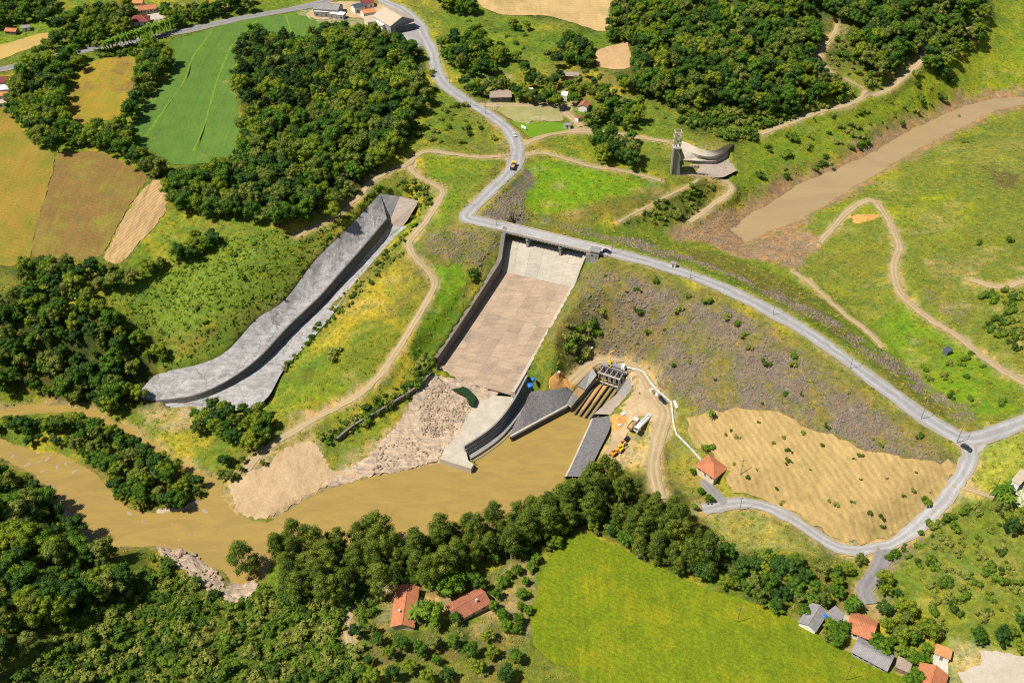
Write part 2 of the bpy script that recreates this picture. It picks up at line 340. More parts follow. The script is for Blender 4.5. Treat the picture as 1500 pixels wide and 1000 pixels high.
for a in [  # polygon, colour, softness, strength, patchiness
 ("0,0 500,0 500,60 0,110", (.10, .16, .02), 12, .7, 0),
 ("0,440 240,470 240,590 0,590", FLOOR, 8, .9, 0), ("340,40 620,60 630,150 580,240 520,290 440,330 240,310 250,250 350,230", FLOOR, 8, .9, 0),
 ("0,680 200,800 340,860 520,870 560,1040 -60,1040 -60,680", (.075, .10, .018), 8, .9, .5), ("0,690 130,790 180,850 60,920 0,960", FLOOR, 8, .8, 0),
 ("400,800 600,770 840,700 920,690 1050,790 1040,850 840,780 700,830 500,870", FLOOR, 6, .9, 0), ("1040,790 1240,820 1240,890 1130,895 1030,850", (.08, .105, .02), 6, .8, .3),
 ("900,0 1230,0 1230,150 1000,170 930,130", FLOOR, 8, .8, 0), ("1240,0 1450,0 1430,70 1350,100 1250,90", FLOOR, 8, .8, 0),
 ("150,430 300,350 430,330 500,320 450,380 380,455 300,515 240,540 235,500", (.135, .195, .025), 10, .95, 0), ("220,500 330,470 380,440 330,510 240,545", OLIVE, 8, .8, .6),
 ("290,300 400,300 420,340 330,350", (.10, .17, .02), 8, .8, 0), ("500,870 580,850 700,830 790,800 780,930 740,1000 560,1000 510,930", (.15, .13, .055), 6, .9, .4),
 ("1040,10 1085,10 1085,45 1065,45", (.15, .22, .02), 5, .9, 0),
 ("620,60 640,110 720,175 740,225 620,215 590,190 630,140", (.13, .185, .02), 6, .8, .2),
 ("625,222 738,232 680,300 640,350 610,270", (.135, .21, .016), 6, .9, .2), ("660,255 720,245 690,275 650,275", (.11, .16, .02), 6, .8, .4),
 ("775,235 815,230 900,255 955,270 900,290 815,315 770,310 765,280", LUSH, 3, 1, 0), ("815,315 900,288 960,270 1000,290 960,300 905,325 840,335", OLIVE, 5, .9, .3),
 ("880,325 960,295 1020,262 1060,275 1045,300 1000,330 985,345", (.10, .115, .025), 6, .9, .5), ("960,315 1030,300 1060,290 1045,310 1000,340", DARK, 8, .6, .6),
 ("840,205 990,215 985,255 930,250 850,232", (.15, .20, .02), 6, .8, .2), ("870,215 980,220 978,245 900,240", OLIVE, 6, .8, .5),
 ("1100,215 1200,160 1320,110 1500,60 1500,135 1400,150 1290,210 1160,265 1060,310 1080,250", (.145, .205, .018), 6, 1, 0),
 ("1150,190 1280,140 1440,70 1500,80 1500,120 1300,170", (.23, .25, .016), 8, .75, .7), ("1140,240 1280,190 1350,165 1330,190 1180,262", (.13, .15, .03), 6, .8, .4), ("1060,270 1100,270 1095,310 1055,310", (.13, .16, .03), 6, .6, .4),
 ("1090,360 1150,340 1240,290 1330,240 1460,170 1500,165 1560,170 1560,600 1400,610 1290,520 1160,400", (.145, .175, .028), 8, 1, 0),
 ("1240,480 1330,440 1380,490 1500,565 1500,605 1430,620 1370,610 1300,540", (.125, .235, .010), 8, .95, .2), ("1200,310 1260,285 1330,290 1400,270 1440,300 1400,350 1320,330", (.20, .24, .016), 8, .9, .5),
 ("1400,210 1500,190 1500,260 1430,250", (.19, .20, .045), 8, .9, 0), ("1330,310 1400,300 1410,340 1350,345", (.24, .21, .08), 8, .7, .4), ("1340,380 1420,370 1450,410 1380,430", (.22, .19, .07), 8, .7, .6),
 ("1430,240 1500,250 1500,285 1450,275", (.10, .09, .04), 6, .9, .6), ("1195,350 1300,345 1300,430 1220,430 1180,400", (.16, .165, .03), 6, .8, .5),
 ("1310,520 1420,500 1500,565 1500,600 1390,600", (.15, .24, .010), 8, .5, .5),
 ("430,600 480,540 560,470 620,420 640,430 600,500 540,580 470,615", (.17, .185, .022), 5, .9, .2), ("465,500 530,420 580,380 610,410 560,470 490,520", (.33, .27, .028), 6, .9, .3),
 ("410,585 520,540 560,545 480,600 420,600", (.16, .22, .015), 5, .8, .3), ("560,550 610,490 650,425 690,410 650,480 620,530 580,570", (.115, .20, .010), 4, 1, 0), ("640,400 690,395 690,420 650,440", (.12, .21, .012), 3, 1, 0),
 ("620,345 665,330 735,340 705,395 665,385 625,370", (.19, .155, .10), 4, .95, .5), ("600,280 560,275 560,250 620,235 650,285 630,310", (.15, .14, .035), 5, .8, .4),
 ("725,290 770,250 780,262 765,300 775,325 735,325 700,318", (.135, .12, .105), 3, 1, 0),
 ("780,318 850,330 960,375 1010,395 1000,380 880,345 800,315", (.19, .15, .09), 5, .8, .5),
 ("868,375 940,388 1050,425 1150,475 1280,570 1400,650 1380,672 1290,665 1130,600 1000,590 900,530 815,500 840,430", (.15, .145, .035), 5, 1, 0),
 ("990,375 1100,415 1200,470 1300,545 1360,598 1390,610 1340,570 1230,480 1160,415 1090,385 1010,360", (.155, .145, .035), 5, 1, 0),
 ("985,342 1010,330 1045,308 1078,300 1082,330 1095,360 1150,338 1205,345 1190,372 1165,400 1100,378 1040,357", (.29, .195, .13), 4, 1, 0),
 ("785,525 820,515 845,525 830,545 800,560 783,562", (.085, .19, .010), 2, 1, 0),
 ("985,605 1080,600 1040,660 1060,715 1000,720 985,660", (.30, .26, .07), 5, .95, .2), ("1045,690 1090,700 1130,735 1060,728", (.26, .27, .03), 4, .9, 0),
 ("1035,752 1095,742 1150,765 1205,803 1190,812 1100,806 1055,792", (.27, .25, .075), 3, 1, 0), ("1420,655 1500,630 1500,690 1462,724 1410,712", (.25, .27, .045), 3, 1, 0),
 ("1310,800 1400,725 1470,740 1500,780 1500,910 1400,935 1340,860", (.14, .165, .025), 5, 1, .2), ("1380,780 1480,790 1500,860 1400,880", (.20, .185, .055), 8, .6, .7),
 ("780,930 830,955 900,1000 900,1040 740,1040 750,960", (.15, .19, .02), 4, .9, .2), ("1170,905 1250,940 1340,990 1400,1000 1390,1030 1330,1010 1240,965", (.36, .26, .14), 3, .8, .3),
 ("1240,880 1300,870 1330,900 1300,930 1320,960 1390,1000 1350,1010 1240,930 1180,905", (.30, .235, .15), 4, .8, .5), ("1390,930 1450,945 1500,955 1500,1010 1400,1010 1380,960", (.42, .33, .21), 4, .8, .3),
 ("200,590 270,585 310,600 300,625 250,640 215,620", (.40, .29, .18), 3, .9, .4), ("260,640 340,660 330,700 280,680", (.13, .18, .02), 3, .9, 0),
 ("330,705 360,690 420,655 460,640 480,690 520,660 600,590 650,565 700,585 690,650 640,680 500,712 420,752 380,766 345,752", (.46, .33, .20), 3, 1, .1),
 ("480,650 540,640 530,670 495,685", (.13, .19, .02), 3, .9, .3), ("0,560 60,570 60,592 0,598", (.16, .22, .02), 4, .9, 0), ("420,605 500,575 540,560 545,572 470,615 430,640", (.42, .29, .20), 3, .9, .4),
 ("620,650 700,650 700,690 640,690", (.46, .33, .20), 3, .8, 0), ("860,530 910,522 960,560 985,600 965,650 930,680 890,690 870,660 900,610 930,580 900,545", (.46, .34, .21), 3, .95, 0),
 ("935,640 962,650 960,690 920,690", (.32, .28, .08), 3, .9, .3), ("575,850 620,858 720,868 732,900 700,925 620,925 555,918", (.42, .30, .17), 4, .75, .4), ("725,835 790,808 782,930 735,935", (.40, .285, .16), 4, .7, .3), ("985,600 1010,600 1000,650 1035,665 1060,722 1040,715 990,680", (.31, .255, .08), 5, .7, .2), ("990,590 1145,600 1300,665 1410,672 1405,690 1300,680 1100,610", (.26, .21, .08), 4, .6, .4),
 ("820,570 850,545 880,530 900,540 860,565 825,585", (.46, .28, .10), 3, .9, .2),
 ("690,100 750,105 755,118 705,120", (.48, .36, .25), 3, .8, .4), ("640,-10 690,0 700,25 850,60 880,100 820,90 720,120 660,110", (.12, .19, .018), 8, .8, .3), ("745,45 800,45 890,60 880,70 800,62", (.09, .15, .018), 5, .7, 0),
 ("1215,30 1240,25 1245,50 1215,55", (.40, .32, .20), 4, .8, .4), ("1200,20 1300,30 1290,95 1220,110 1205,70", (.14, .14, .04), 6, .7, .5), ("1340,20 1500,0 1500,60 1400,110 1380,90 1440,60", (.19, .23, .02), 6, .8, .4),
 ("960,205 1060,210 1075,245 1000,250", (.26, .235, .09), 5, .8, .3), ("210,8 250,5 245,30 215,32", (.45, .36, .25), 3, .8, 0), ("270,8 335,0 330,14 290,18", (.5, .36, .2), 4, .8, .2),
 ("575,35 615,45 628,70 600,70 580,60", (.28, .25, .21), 2, .9, 0), ("440,15 560,5 600,20 570,45 440,30", (.36, .32, .27), 3, .8, .2),
 ("80,30 160,20 210,0 330,0 300,20 130,70", (.13, .19, .02), 6, .7, .3), ("0,35 70,20 85,45 0,68", (.14, .21, .02), 5, .9, 0),
 ("740,230 770,215 790,225 760,240", (.45, .35, .23), 3, .9, 0), ("700,160 735,185 745,230 735,235 728,200", (.45, .33, .22), 2, .8, .4),
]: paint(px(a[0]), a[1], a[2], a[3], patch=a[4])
for a in ((1440, 383, 22, 7, SOIL), (1362, 385, 14, 6, SOIL), (1395, 300, 20, 8, (.27, .24, .09)), (1490, 396, 16, 7, SOIL), (1430, 405, 26, 8, (.40, .29, .15)), (1340, 500, 10, 4, SOIL), (1230, 340, 16, 8, (.24, .20, .08)), (1470, 520, 16, 6, (.34, .27, .11)), (615, 196, 8, 3, ORANGE), (660, 200, 4, 8, ORANGE), (1390, 450, 20, 10, (.13, .09, .06)), (430, 343, 14, 5, SOIL), (905, 470, 40, 14, (.10, .13, .02)), (1060, 520, 60, 14, (.13, .13, .03)), (560, 430, 20, 10, YEL), (540, 455, 40, 4, (.33, .26, .12))): spot(*a, k=.85, patch=.6)
mott = random.Random(3)
for (x0, x1, y0, y1, n) in ((1210, 1500, 200, 470, 46), (1240, 1500, 450, 600, 16), (1110, 1500, 90, 260, 26), (780, 985, 205, 330, 14), (600, 740, 110, 320, 18), (430, 660, 400, 600, 18), (1330, 1500, 740, 930, 26), (640, 900, 0, 140, 16), (880, 1380, 400, 650, 26)):
    for k in range(n):      # patchy growth: bright, dry, dark and bare places
        spot(mott.uniform(x0, x1), mott.uniform(y0, y1), mott.uniform(8, 34), mott.uniform(3, 10), mott.choice([(.24, .26, .02), (.24, .26, .02), (.30, .27, .09), (.09, .12, .02), (.10, .14, .02), (.38, .29, .15)]), k=mott.uniform(.35, .75), patch=.6)
def offs(c, o):
    out = []
    for k, q in enumerate(c):
        t = (c[min(k+1, len(c)-1)]-c[max(k-1, 0)]).normalized(); out.append(q+Vector((-t.y, t.x, 0))*o)
    return out
bank = PP(LAKE, 14.0)
sl = near(bank, 14); s_ = segdist(bank, XX[sl], YY[sl], True)[0]+n3[sl]*6+n2[sl]*5
lay(np.clip(1.3-s_/8.0, 0, 1), (.28, .185, .115))(sl)
bank = PP(RIVER, 0.0); sl = near(bank, 10); s_ = segdist(bank, XX[sl], YY[sl], True)[0]+n3[sl]*4
lay(np.clip(1.0-s_/3.0, 0, 1)*.8, (.34, .24, .14))(sl)
for b, o in ((0.17, 0), (.5, 0)):   # rockfill bands along the downstream face, stony strip upstream
    pass
cc = smooth(CREST, 4)
dd, ii, tt = segdist(CREST, XX, YY); va = ca[np.minimum(ii+1, len(ca)-1)]-ca[ii]
side = np.sign(va[..., 0]*(YY-ca[ii][..., 1])-va[..., 1]*(XX-ca[ii][..., 0]))
along = (ii+tt)/(len(ca)-1)
wob = n2*9+n1*6
rk = ((side < 0) & (dd > 9) & (dd < 74)).astype(float)
band1 = np.clip(1.7-np.abs(dd+wob*.55-20)/6, 0, 1); band2 = np.clip(1.9-np.abs(dd+wob*.55-40-10*along)/7.5, 0, 1); band3 = np.clip(1.1-np.abs(dd+wob-29)/5, 0, 1)*(along > .45)
ROCKW = DAMM*rk*np.clip(band1+band2+band3, 0, 1)*np.clip(.75+n3*1.6, 0, 1)*np.clip((along-.02)*14, 0, 1)*np.clip((1-along)*9, 0, 1)
upw = (side > 0)*np.clip(1.4-np.abs(dd+wob-21)/7, 0, 1)*np.clip(.6+n3*2, 0, 1)*np.clip((along-.01)*20, 0, 1)*np.clip((1-along)*9, 0, 1)*.9
ROCKW = np.maximum(ROCKW, upw)
lay(DAMM*(side < 0)*(dd > 9)*.85*np.clip(.7+n2*1.2, 0, 1)*np.clip((58-dd)/8, .15, 1), (.165, .14, .058))(full); lay(DAMM*(side < 0)*np.clip((dd-52)/8, 0, .8)*np.clip(.7+n2*1.2, 0, 1), (.14, .155, .03))(full); lay(np.clip(ROCKW*1.35, 0, 1), (.175, .138, .108))(full)
for nm, c_, w_, m_, o_, wb in ROADS:
    if nm in ('dirt_track', 'lane', 'works_lane', 'side_lane'):
        sl = near(c_, 8); s_ = segdist(c_, XX[sl], YY[sl])[0]-w_/2+n3[sl]*3.0; lay(np.clip(1-s_/2.6, 0, 1)*.75, (.40, .30, .17))(sl)
    elif nm in ('access_road', 'crest_road'):
        sl = near(c_, 9); s_ = segdist(c_, XX[sl], YY[sl])[0]-w_/2+n3[sl]*2.4; lay(np.clip(1-s_/1.8, 0, 1)*.5, (.36, .31, .2))(sl)

# ------------------------------------------------------------------ helpers for objects
def mesh_obj(name, verts, faces, mats, parent=None, smooth_=False, midx=None):
    me = bpy.data.meshes.new(name); me.from_pydata([tuple(v) for v in verts], [], faces)
    for m in (mats if isinstance(mats, (list, tuple)) else [mats]): me.materials.append(m)
    if midx is not None: me.polygons.foreach_set('material_index', midx)
    if smooth_: me.polygons.foreach_set('use_smooth', [True]*len(me.polygons))
    me.update(); o = bpy.data.objects.new(name, me); COL.objects.link(o)
    if parent: o.parent = parent
    return o
def tag(o, label=None, cat=None, group=None, kind=None):
    for k, v in (('label', label), ('category', cat), ('group', group), ('kind', kind)):
        if v: o[k] = v
    return o
def empty(name, loc, rz=0, label=None, cat=None, group=None):
    o = bpy.data.objects.new(name, None); COL.objects.link(o); o.location = loc; o.rotation_euler = (0, 0, rz); o.empty_display_size = .2
    return tag(o, label, cat, group)
FOOT = []   # footprints of sheets: the ground sheet is let down a little beneath them
def drape(name, pts, mat, off=.12, step=4.0, rag=0.7, world=False, label=None):
    Wp = [Vector((p[0], p[1], 0)) for p in (pts if world else at(pts))]
    if len(Wp) > 4 and not world:      # round the corners as a plough or mower would
        Wp = [p_ for k, q in enumerate(Wp) for p_ in (q.lerp(Wp[k-1], min(.3, 5/max(5, (q-Wp[k-1]).length))), q*.6+(Wp[k-1].lerp(Wp[(k+1) % len(Wp)], .5)-q)*0+q.lerp(Wp[k-1], min(.3, 5/max(5, (q-Wp[k-1]).length)))*.2+q.lerp(Wp[(k+1) % len(Wp)], min(.3, 5/max(5, (q-Wp[(k+1) % len(Wp)]).length)))*.2, q.lerp(Wp[(k+1) % len(Wp)], min(.3, 5/max(5, (q-Wp[(k+1) % len(Wp)]).length))))]
    b = []
    for k, q in enumerate(Wp):
        r = Wp[(k+1) % len(Wp)]; n = max(1, int((r-q).length/min(step, 2.5)))
        nn = Vector((-(r-q).y, (r-q).x, 0)).normalized()
        for i in range(n): b.append(q.lerp(r, i/n)+nn*random.uniform(-rag, rag))
    xs = [q.x for q in b]; ys = [q.y for q in b]
    gx, gy = np.meshgrid(np.arange(min(xs), max(xs), step), np.arange(min(ys), max(ys), step)); gx = gx.ravel(); gy = gy.ravel()
    ins = inside(b, gx, gy); dist = segdist(b, gx, gy, True)[0]; ins &= dist > step*.4
    vs = [Vector((q.x, q.y)) for q in b]+[Vector((float(x), float(y))) for x, y in zip(gx[ins], gy[ins])]
    n = len(b)
    v2, _, f2, *_ = delaunay_2d_cdt(vs, [(i, (i+1) % n) for i in range(n)], [], 1, 1e-4)
    cx = np.array([sum(v2[i].x for i in f)/len(f) for f in f2]); cy = np.array([sum(v2[i].y for i in f)/len(f) for f in f2])
    keep = inside(b, cx, cy)
    zz = hat([v.x for v in v2], [v.y for v in v2])+off
    o = mesh_obj(name, [(v.x, v.y, z) for v, z in zip(v2, zz)], [f for f, k in zip(f2, keep) if k], mat, smooth_=True)
    FOOT.append(b); return tag(o, label, kind='structure')
def ribbon(name, c, width, mat, off, wob=.4):
    vs = []; fs = []; us = []; K = 4
    for k, q in enumerate(c):
        t = (c[min(k+1, len(c)-1)]-c[max(k-1, 0)]); t.z = 0; t.normalize(); nn = Vector((-t.y, t.x, 0))
        for i in range(K+1):
            u = i/K*2-1; w = width/2*u*(1+.10*math.sin(k*.23+width)+.06*math.sin(k*.71))+(random.uniform(-wob, wob) if abs(u) == 1 else 0)
            v = q+nn*w; z = max(q.z, float(hat(v.x, v.y))) if abs(u) < 1 else float(hat(v.x, v.y))
            vs.append((v.x, v.y, z+off-(.12 if abs(u) == 1 else 0))); us.append(u)
        if k:
            for i in range(K): a = k*(K+1)+i; fs.append((a, a-K-1, a-K, a+1))
    o = mesh_obj(name, vs, fs, mat, smooth_=True); o.data.attributes.new('u', 'FLOAT', 'POINT').data.foreach_set('value', us); return tag(o, kind='structure')
def box(c, sx, sy, sz, rz=0):
    """corner points and faces of a box standing on c"""
    m = Matrix.Rotation(rz, 3, 'Z'); v = []
    for z in (0, sz):
        for x, y in ((-1, -1), (1, -1), (1, 1), (-1, 1)): v.append(Vector(c)+m@Vector((x*sx/2, y*sy/2, z)))
    return v, [(3, 2, 1, 0), (4, 5, 6, 7), (0, 1, 5, 4), (1, 2, 6, 5), (2, 3, 7, 6), (3, 0, 4, 7)]
class MB:
    def __init__(s): s.v = []; s.f = []; s.m = []
    def add(s, v, f, mi=0):
        o = len(s.v); s.v += [Vector(q) for q in v]; s.f += [tuple(i+o for i in g) for g in f]; s.m += [mi]*len(f); return s
    def box(s, c, sx, sy, sz, rz=0, mi=0): v, f = box(c, sx, sy, sz, rz); return s.add(v, f, mi)
    def tube(s, a, b, r, r2=None, n=7, mi=0, caps=True):
        a = Vector(a); b = Vector(b); r2 = r if r2 is None else r2; d = (b-a).normalized()
        u = d.orthogonal().normalized(); w = d.cross(u); v = []
        for q, rr in ((a, r), (b, r2)): v += [q+(u*math.cos(2*math.pi*i/n)+w*math.sin(2*math.pi*i/n))*rr for i in range(n)]
        f = [(i, (i+1) % n, n+(i+1) % n, n+i) for i in range(n)]
        if caps: f += [tuple(range(n))[::-1], tuple(range(n, 2*n))]
        return s.add(v, f, mi)
    def path(s, pts, r, n=7, mi=0):
        for a, b in zip(pts[:-1], pts[1:]): s.tube(a, b, r, n=n, mi=mi)
        return s
    def prism(s, poly, z0, z1, mi=0):
        n = len(poly); v = [Vector((p[0], p[1], z0)) for p in poly]+[Vector((p[0], p[1], z1)) for p in poly]
        ar = sum(poly[i][0]*poly[(i+1) % n][1]-poly[(i+1) % n][0]*poly[i][1] for i in range(n))
        f = [tuple(range(n))[::-1], tuple(range(n, 2*n))]+[(i, (i+1) % n, n+(i+1) % n, n+i) for i in range(n)]
        if ar < 0: f = [g[::-1] for g in f]
        return s.add(v, f, mi)
    def obj(s, name, mats, parent=None, smooth_=False): return mesh_obj(name, s.v, s.f, mats, parent, smooth_, s.m)
def loft(rows):
    v = [q for r in rows for q in r]; n = len(rows[0])
    return v, [(i*n+j, i*n+j+1, (i+1)*n+j+1, (i+1)*n+j) for i in range(len(rows)-1) for j in range(n-1)]
def pn(x, y, scale, seed):
    n = 256; t = np.random.default_rng(seed).random((n, n)); x = np.asarray(x)/scale+1000; y = np.asarray(y)/scale+1000
    i = np.floor(x).astype(int); j = np.floor(y).astype(int); u = x-i; v = y-j; u = u*u*(3-2*u); v = v*v*(3-2*v); i %= n; j %= n; i1 = (i+1) % n; j1 = (j+1) % n
    return (t[j, i]*(1-u)+t[j, i1]*u)*(1-v)+(t[j1, i]*(1-u)+t[j1, i1]*u)*v-.5
def stretch(t, ang, sx, sy): return t.n('Mapping', Vector=t.pos(), Rotation=(0, 0, -R(ang)), Scale=(sx, sy, 1)).outputs[0]
def concrete(name, c1, c2, c3, ang=0, sx=.06, sy=.6, orand=.12, stain=.5, rough=.85, cracks=0):
    t = NT(name); v = stretch(t, ang, sx, sy)
    col = t.mix(t.rng(t.noise(1.0, 5, .65, v), .35, .65, 0, 1), c1, c2)
    col = t.mix(t.rng(t.noise(.12, 6, .7), .5, .75, 0, stain), col, c3)
    if cracks:
        vv = t.n('Mix', _data_type='VECTOR', Factor=.5); nz = t.n('TexNoise', Vector=t.pos(), Scale=.25, Detail=5).outputs['Color']; mv = t.n('VectorMath', _operation='MULTIPLY_ADD', i0=nz, i1=(7, 7, 7), i2=t.pos()).outputs[0]
        vo = t.n('TexVoronoi', _feature='DISTANCE_TO_EDGE', Vector=mv, Scale=cracks).outputs['Distance']; col = t.mix(t.rng(vo, .004, .02, .5, 0), col, (.10, .095, .09)); col = t.mix(t.rng(t.noise(1., 6, .75, stretch(t, ang, .12, 1.1)), .46, .66, 0, .6), col, (.15, .145, .14))
        col = t.mix(t.rng(t.noise(.35, 8, .8), .48, .62, 0, .55), col, (.16, .15, .145))
    g = t.noise(2.2, 6, .8); col = t.mix(1., col, t.grey(t.rng(g, .3, .7, .68, 1.0)), 'MULTIPLY')
    r = t.n('ObjectInfo').outputs['Random']; col = t.mix(1., col, t.grey(t.rng(r, 0, 1, 1-orand, 1+orand)), 'MULTIPLY')
    return t.fin(col, rough, g, .15, .1)
AX = -118
M_slab = concrete('chute slab concrete', (.45, .335, .235), (.345, .255, .178), (.255, .20, .155), AX, .02, .7, .05, .95)
M_slabd = concrete('stained chute slab concrete', (.40, .295, .205), (.30, .225, .16), (.21, .17, .135), AX, .02, .7, .06, .95)
M_crestc = concrete('spillway crest concrete', (.50, .45, .37), (.40, .35, .28), (.33, .28, .22), AX, .05, .7, .06, .5)
M_conc = concrete('grey concrete', (.34, .33, .31), (.26, .25, .23), (.20, .18, .15), 0, .3, .3, .1, .6)
M_dark = concrete('shade-dark concrete', (.14, .135, .13), (.09, .09, .09), (.18, .16, .13), 0, .3, .3, .1, .6)  # shade of wall faces turned from the sun, put into the colour
M_pale = concrete('pale concrete', (.55, .49, .40), (.45, .39, .31), (.36, .31, .24), 0, .2, .2, .08, .5)
M_shot = concrete('shotcrete', (.46, .445, .435), (.34, .325, .315), (.24, .22, .195), -38, .05, .35, 0, .8, cracks=.05)
M_floor = concrete('channel floor', (.46, .45, .44), (.36, .35, .335), (.22, .20, .17), 55, .1, .5, 0, .6, cracks=.05)
M_pink = concrete('end slope concrete', (.42, .34, .28), (.33, .27, .22), (.26, .23, .17), 60, .2, .5, 0, .6)
M_rip = soil('stone pitching', (.20, .195, .195), (.13, .125, .125), (.24, .21, .18), s=.7, fine=1.6, vlo=.6, vhi=1.35, bump=.9)
M_rock = concrete('river bedrock', (.64, .48, .325), (.53, .39, .26), (.34, .28, .21), 40, .12, .3, 0, .6, cracks=.11)
M_field = soil('green crop', (.075, .150, .026), (.100, .170, .026), (.24, .22, .09), s=.10, fine=1.2, vlo=.72, vhi=1.26, bands=(68, 1.6, .09), c3s=.05, c3lo=.62, c3hi=.72)
M_yel = soil('ripening crop', (.30, .195, .022), (.22, .19, .022), (.19, .12, .04), s=.12, fine=.9, vlo=.75, vhi=1.25, bands=(75, 2.2, .08), c3s=.035, c3lo=.5, c3hi=.62)
M_yel2 = soil('yellow green crop', (.25, .185, .024), (.165, .168, .024), (.27, .175, .03), s=.10, fine=.9, vlo=.70, vhi=1.28, bands=(75, 2.2, .08), c3lo=.46, c3hi=.6)
M_brown = soil('browning crop', (.225, .128, .040), (.17, .118, .034), (.21, .18, .03), s=.14, fine=.9, vlo=.70, vhi=1.28, bands=(75, 2.2, .08), c3s=.05, c3lo=.48, c3hi=.64)
M_tan = soil('ploughed tan soil', (.42, .275, .125), (.35, .235, .11), (.30, .21, .085), s=.2, fine=1., vlo=.8, vhi=1.15, bands=(-25, 1.7, .26))
M_hay = soil('cut stubble', (.37, .255, .105), (.305, .215, .080), (.225, .19, .055), s=.13, fine=1.1, vlo=.8, vhi=1.18, bands=(22, 2.2, .16), c3s=.04, c3lo=.54, c3hi=.7)
M_hay2 = soil('far stubble', (.47, .325, .14), (.39, .275, .12), (.31, .235, .09), s=.1, fine=.8, vlo=.84, vhi=1.14, bands=(95, 3.0, .1))
M_past = soil('lush pasture', (.165, .225, .006), (.130, .180, .008), (.235, .235, .008), s=.25, fine=.8, vlo=.5, vhi=1.48, bump=1.0, c3s=.06, c3lo=.48, c3hi=.66, bands=(55, 1.8, .10))
M_bare = soil('bare soil', (.44, .285, .145), (.37, .235, .115), (.33, .245, .10), s=.2, fine=.8, vlo=.8, vhi=1.2)
M_pitch = soil('worn pitch', (.30, .27, .115), (.23, .225, .075), (.36, .29, .17), s=.15, fine=.8, vlo=.85, vhi=1.15)
M_lawn = soil('lawn', (.105, .205, .010), (.13, .22, .014), s=.2, fine=.9, vlo=.8, vhi=1.2)
def water(name, c1, c2, s=.04, rough=.12, bs=.06):
    t = NT(name); v = stretch(t, 25, .5, 1.6)
    col = t.mix(t.rng(t.noise(s, 6, .55, v, 1.5), .4, .65, 0, 1), c1, c2)
    t.b.inputs['Specular IOR Level'].default_value = .35
    return t.fin(col, rough, t.noise(.8, 4, .6, v), bs, .15)
M_riv = water('muddy river water', (.310, .212, .058), (.262, .182, .054), s=.10, bs=.12)
M_lak = water('silty reservoir water', (.325, .235, .115), (.29, .21, .105))
M_pond = water('ochre pond water', (.46, .31, .085), (.42, .29, .085))
M_pool = water('green pool water', (.012, .035, .012), (.02, .045, .015), rough=.08)

# water sheets
def sheet(name, poly, z, mat, grow):
    c = sum((Vector((p.x, p.y, 0)) for p in poly), Vector())/len(poly)
    out = []
    n = len(poly); ar = sum(poly[i].x*poly[(i+1) % n].y-poly[(i+1) % n].x*poly[i].y for i in range(n))
    for k in range(n):
        t = (poly[(k+1) % n]-poly[k-1]); t.z = 0; t.normalize(); nn = Vector((t.y, -t.x, 0))*(1 if ar > 0 else -1)
        out.append(Vector((poly[k].x, poly[k].y))+Vector((nn.x, nn.y))*grow)
    v2, _, f2, *_ = delaunay_2d_cdt(out, [(i, (i+1) % n) for i in range(n)], [], 1, 1e-4)
    return tag(mesh_obj(name, [(v.x, v.y, z) for v in v2], [f for f in f2], mat), kind='structure')
sheet('river_water', RIVW, 0.0, M_riv, 5.0)
sheet('reservoir_water', LAKW, 14.0, M_lak, 4.0)

# fields
drape('green_field', px("248,60 300,45 320,36 380,24 421,22 460,26 476,42 467,55 411,57 356,60 343,85 345,117 348,160 355,205 331,234 294,240 254,242 230,224 200,214 190,194 190,180 217,147 247,110 257,77"), M_field, .14)
drape('ripening_field', px("134,90 165,84 197,83 200,113 192,143 187,173 144,177 107,188 98,180 100,143 110,113"), M_yel, .14)
drape('yellow_field', px("-60,150 0,157 13,158 30,193 63,220 80,224 78,250 66,290 52,333 44,378 20,390 0,388 -60,395"), M_yel2, .14)
drape('brown_field', px("80,224 143,220 187,240 217,257 214,267 196,292 177,322 150,377 120,382 44,378 52,333 66,290 78,250"), M_brown, .14)
drape('ploughed_field', px("224,263 242,265 244,310 225,333 177,388 149,380 168,345 180,322 200,290"), M_tan, .16)
drape('stubble_field', px("1004,612 1030,603 1070,601 1100,599 1140,605 1190,627 1230,642 1270,657 1300,667 1350,674 1405,677 1396,698 1366,738 1328,772 1300,789 1260,796 1230,790 1190,767 1150,746 1100,726 1064,716 1068,692 1050,668 1030,658 1008,640"), M_hay, .16, rag=1.4)
drape('far_field', px("690,-40 697,0 707,12 734,22 800,23 834,32 884,47 894,40 901,20 900,-40"), M_hay2, .16)
drape('pasture', px("840,783 862,783 900,798 930,815 985,840 1020,858 1060,868 1110,885 1160,905 1200,930 1250,960 1310,985 1345,1005 1400,1060 860,1060 880,1010 800,962 776,935 780,890 795,830"), M_past, .16)
drape('bare_plot', px("872,74 898,66 921,60 924,100 900,103 874,97"), M_bare, .14)
drape('football_pitch', px("717,157 815,156 829,178 760,181 745,173"), M_pitch, .14); drape('lawn', px("742,173 762,181 829,180 840,190 800,197 775,203 762,190"), M_lawn, .15)
drape('junction_apron', px('1376,626 1400,632 1424,637 1475,622 1480,632 1446,648 1432,668 1414,668 1402,652 1384,640'), M_gravel, .22)
drape('works_yard', px('912,550 930,545 946,556 962,575 975,590 977,602 966,622 950,612 932,612 922,636 908,652 894,686 878,690 890,662 900,628 912,612 908,598 922,580 930,568'), M_yard, .14, rag=1.5)
drape('pond', px("-40,72 0,66 20,61 60,49 84,48 76,58 40,73 0,88 -40,97"), M_pond, .12, rag=.3)
drape('gravel_yard', px("1430,948 1470,958 1500,960 1540,990 1500,1020 1420,1012 1400,985 1440,975"), soil('pale yard gravel', (.42, .37, .31), (.36, .30, .23), (.29, .28, .27), s=.12, fine=1., vlo=.85, vhi=1.12), .2)
drape('asphalt_yard', px("578,44 606,40 622,52 628,68 600,70 586,60"), M_asph, .2)
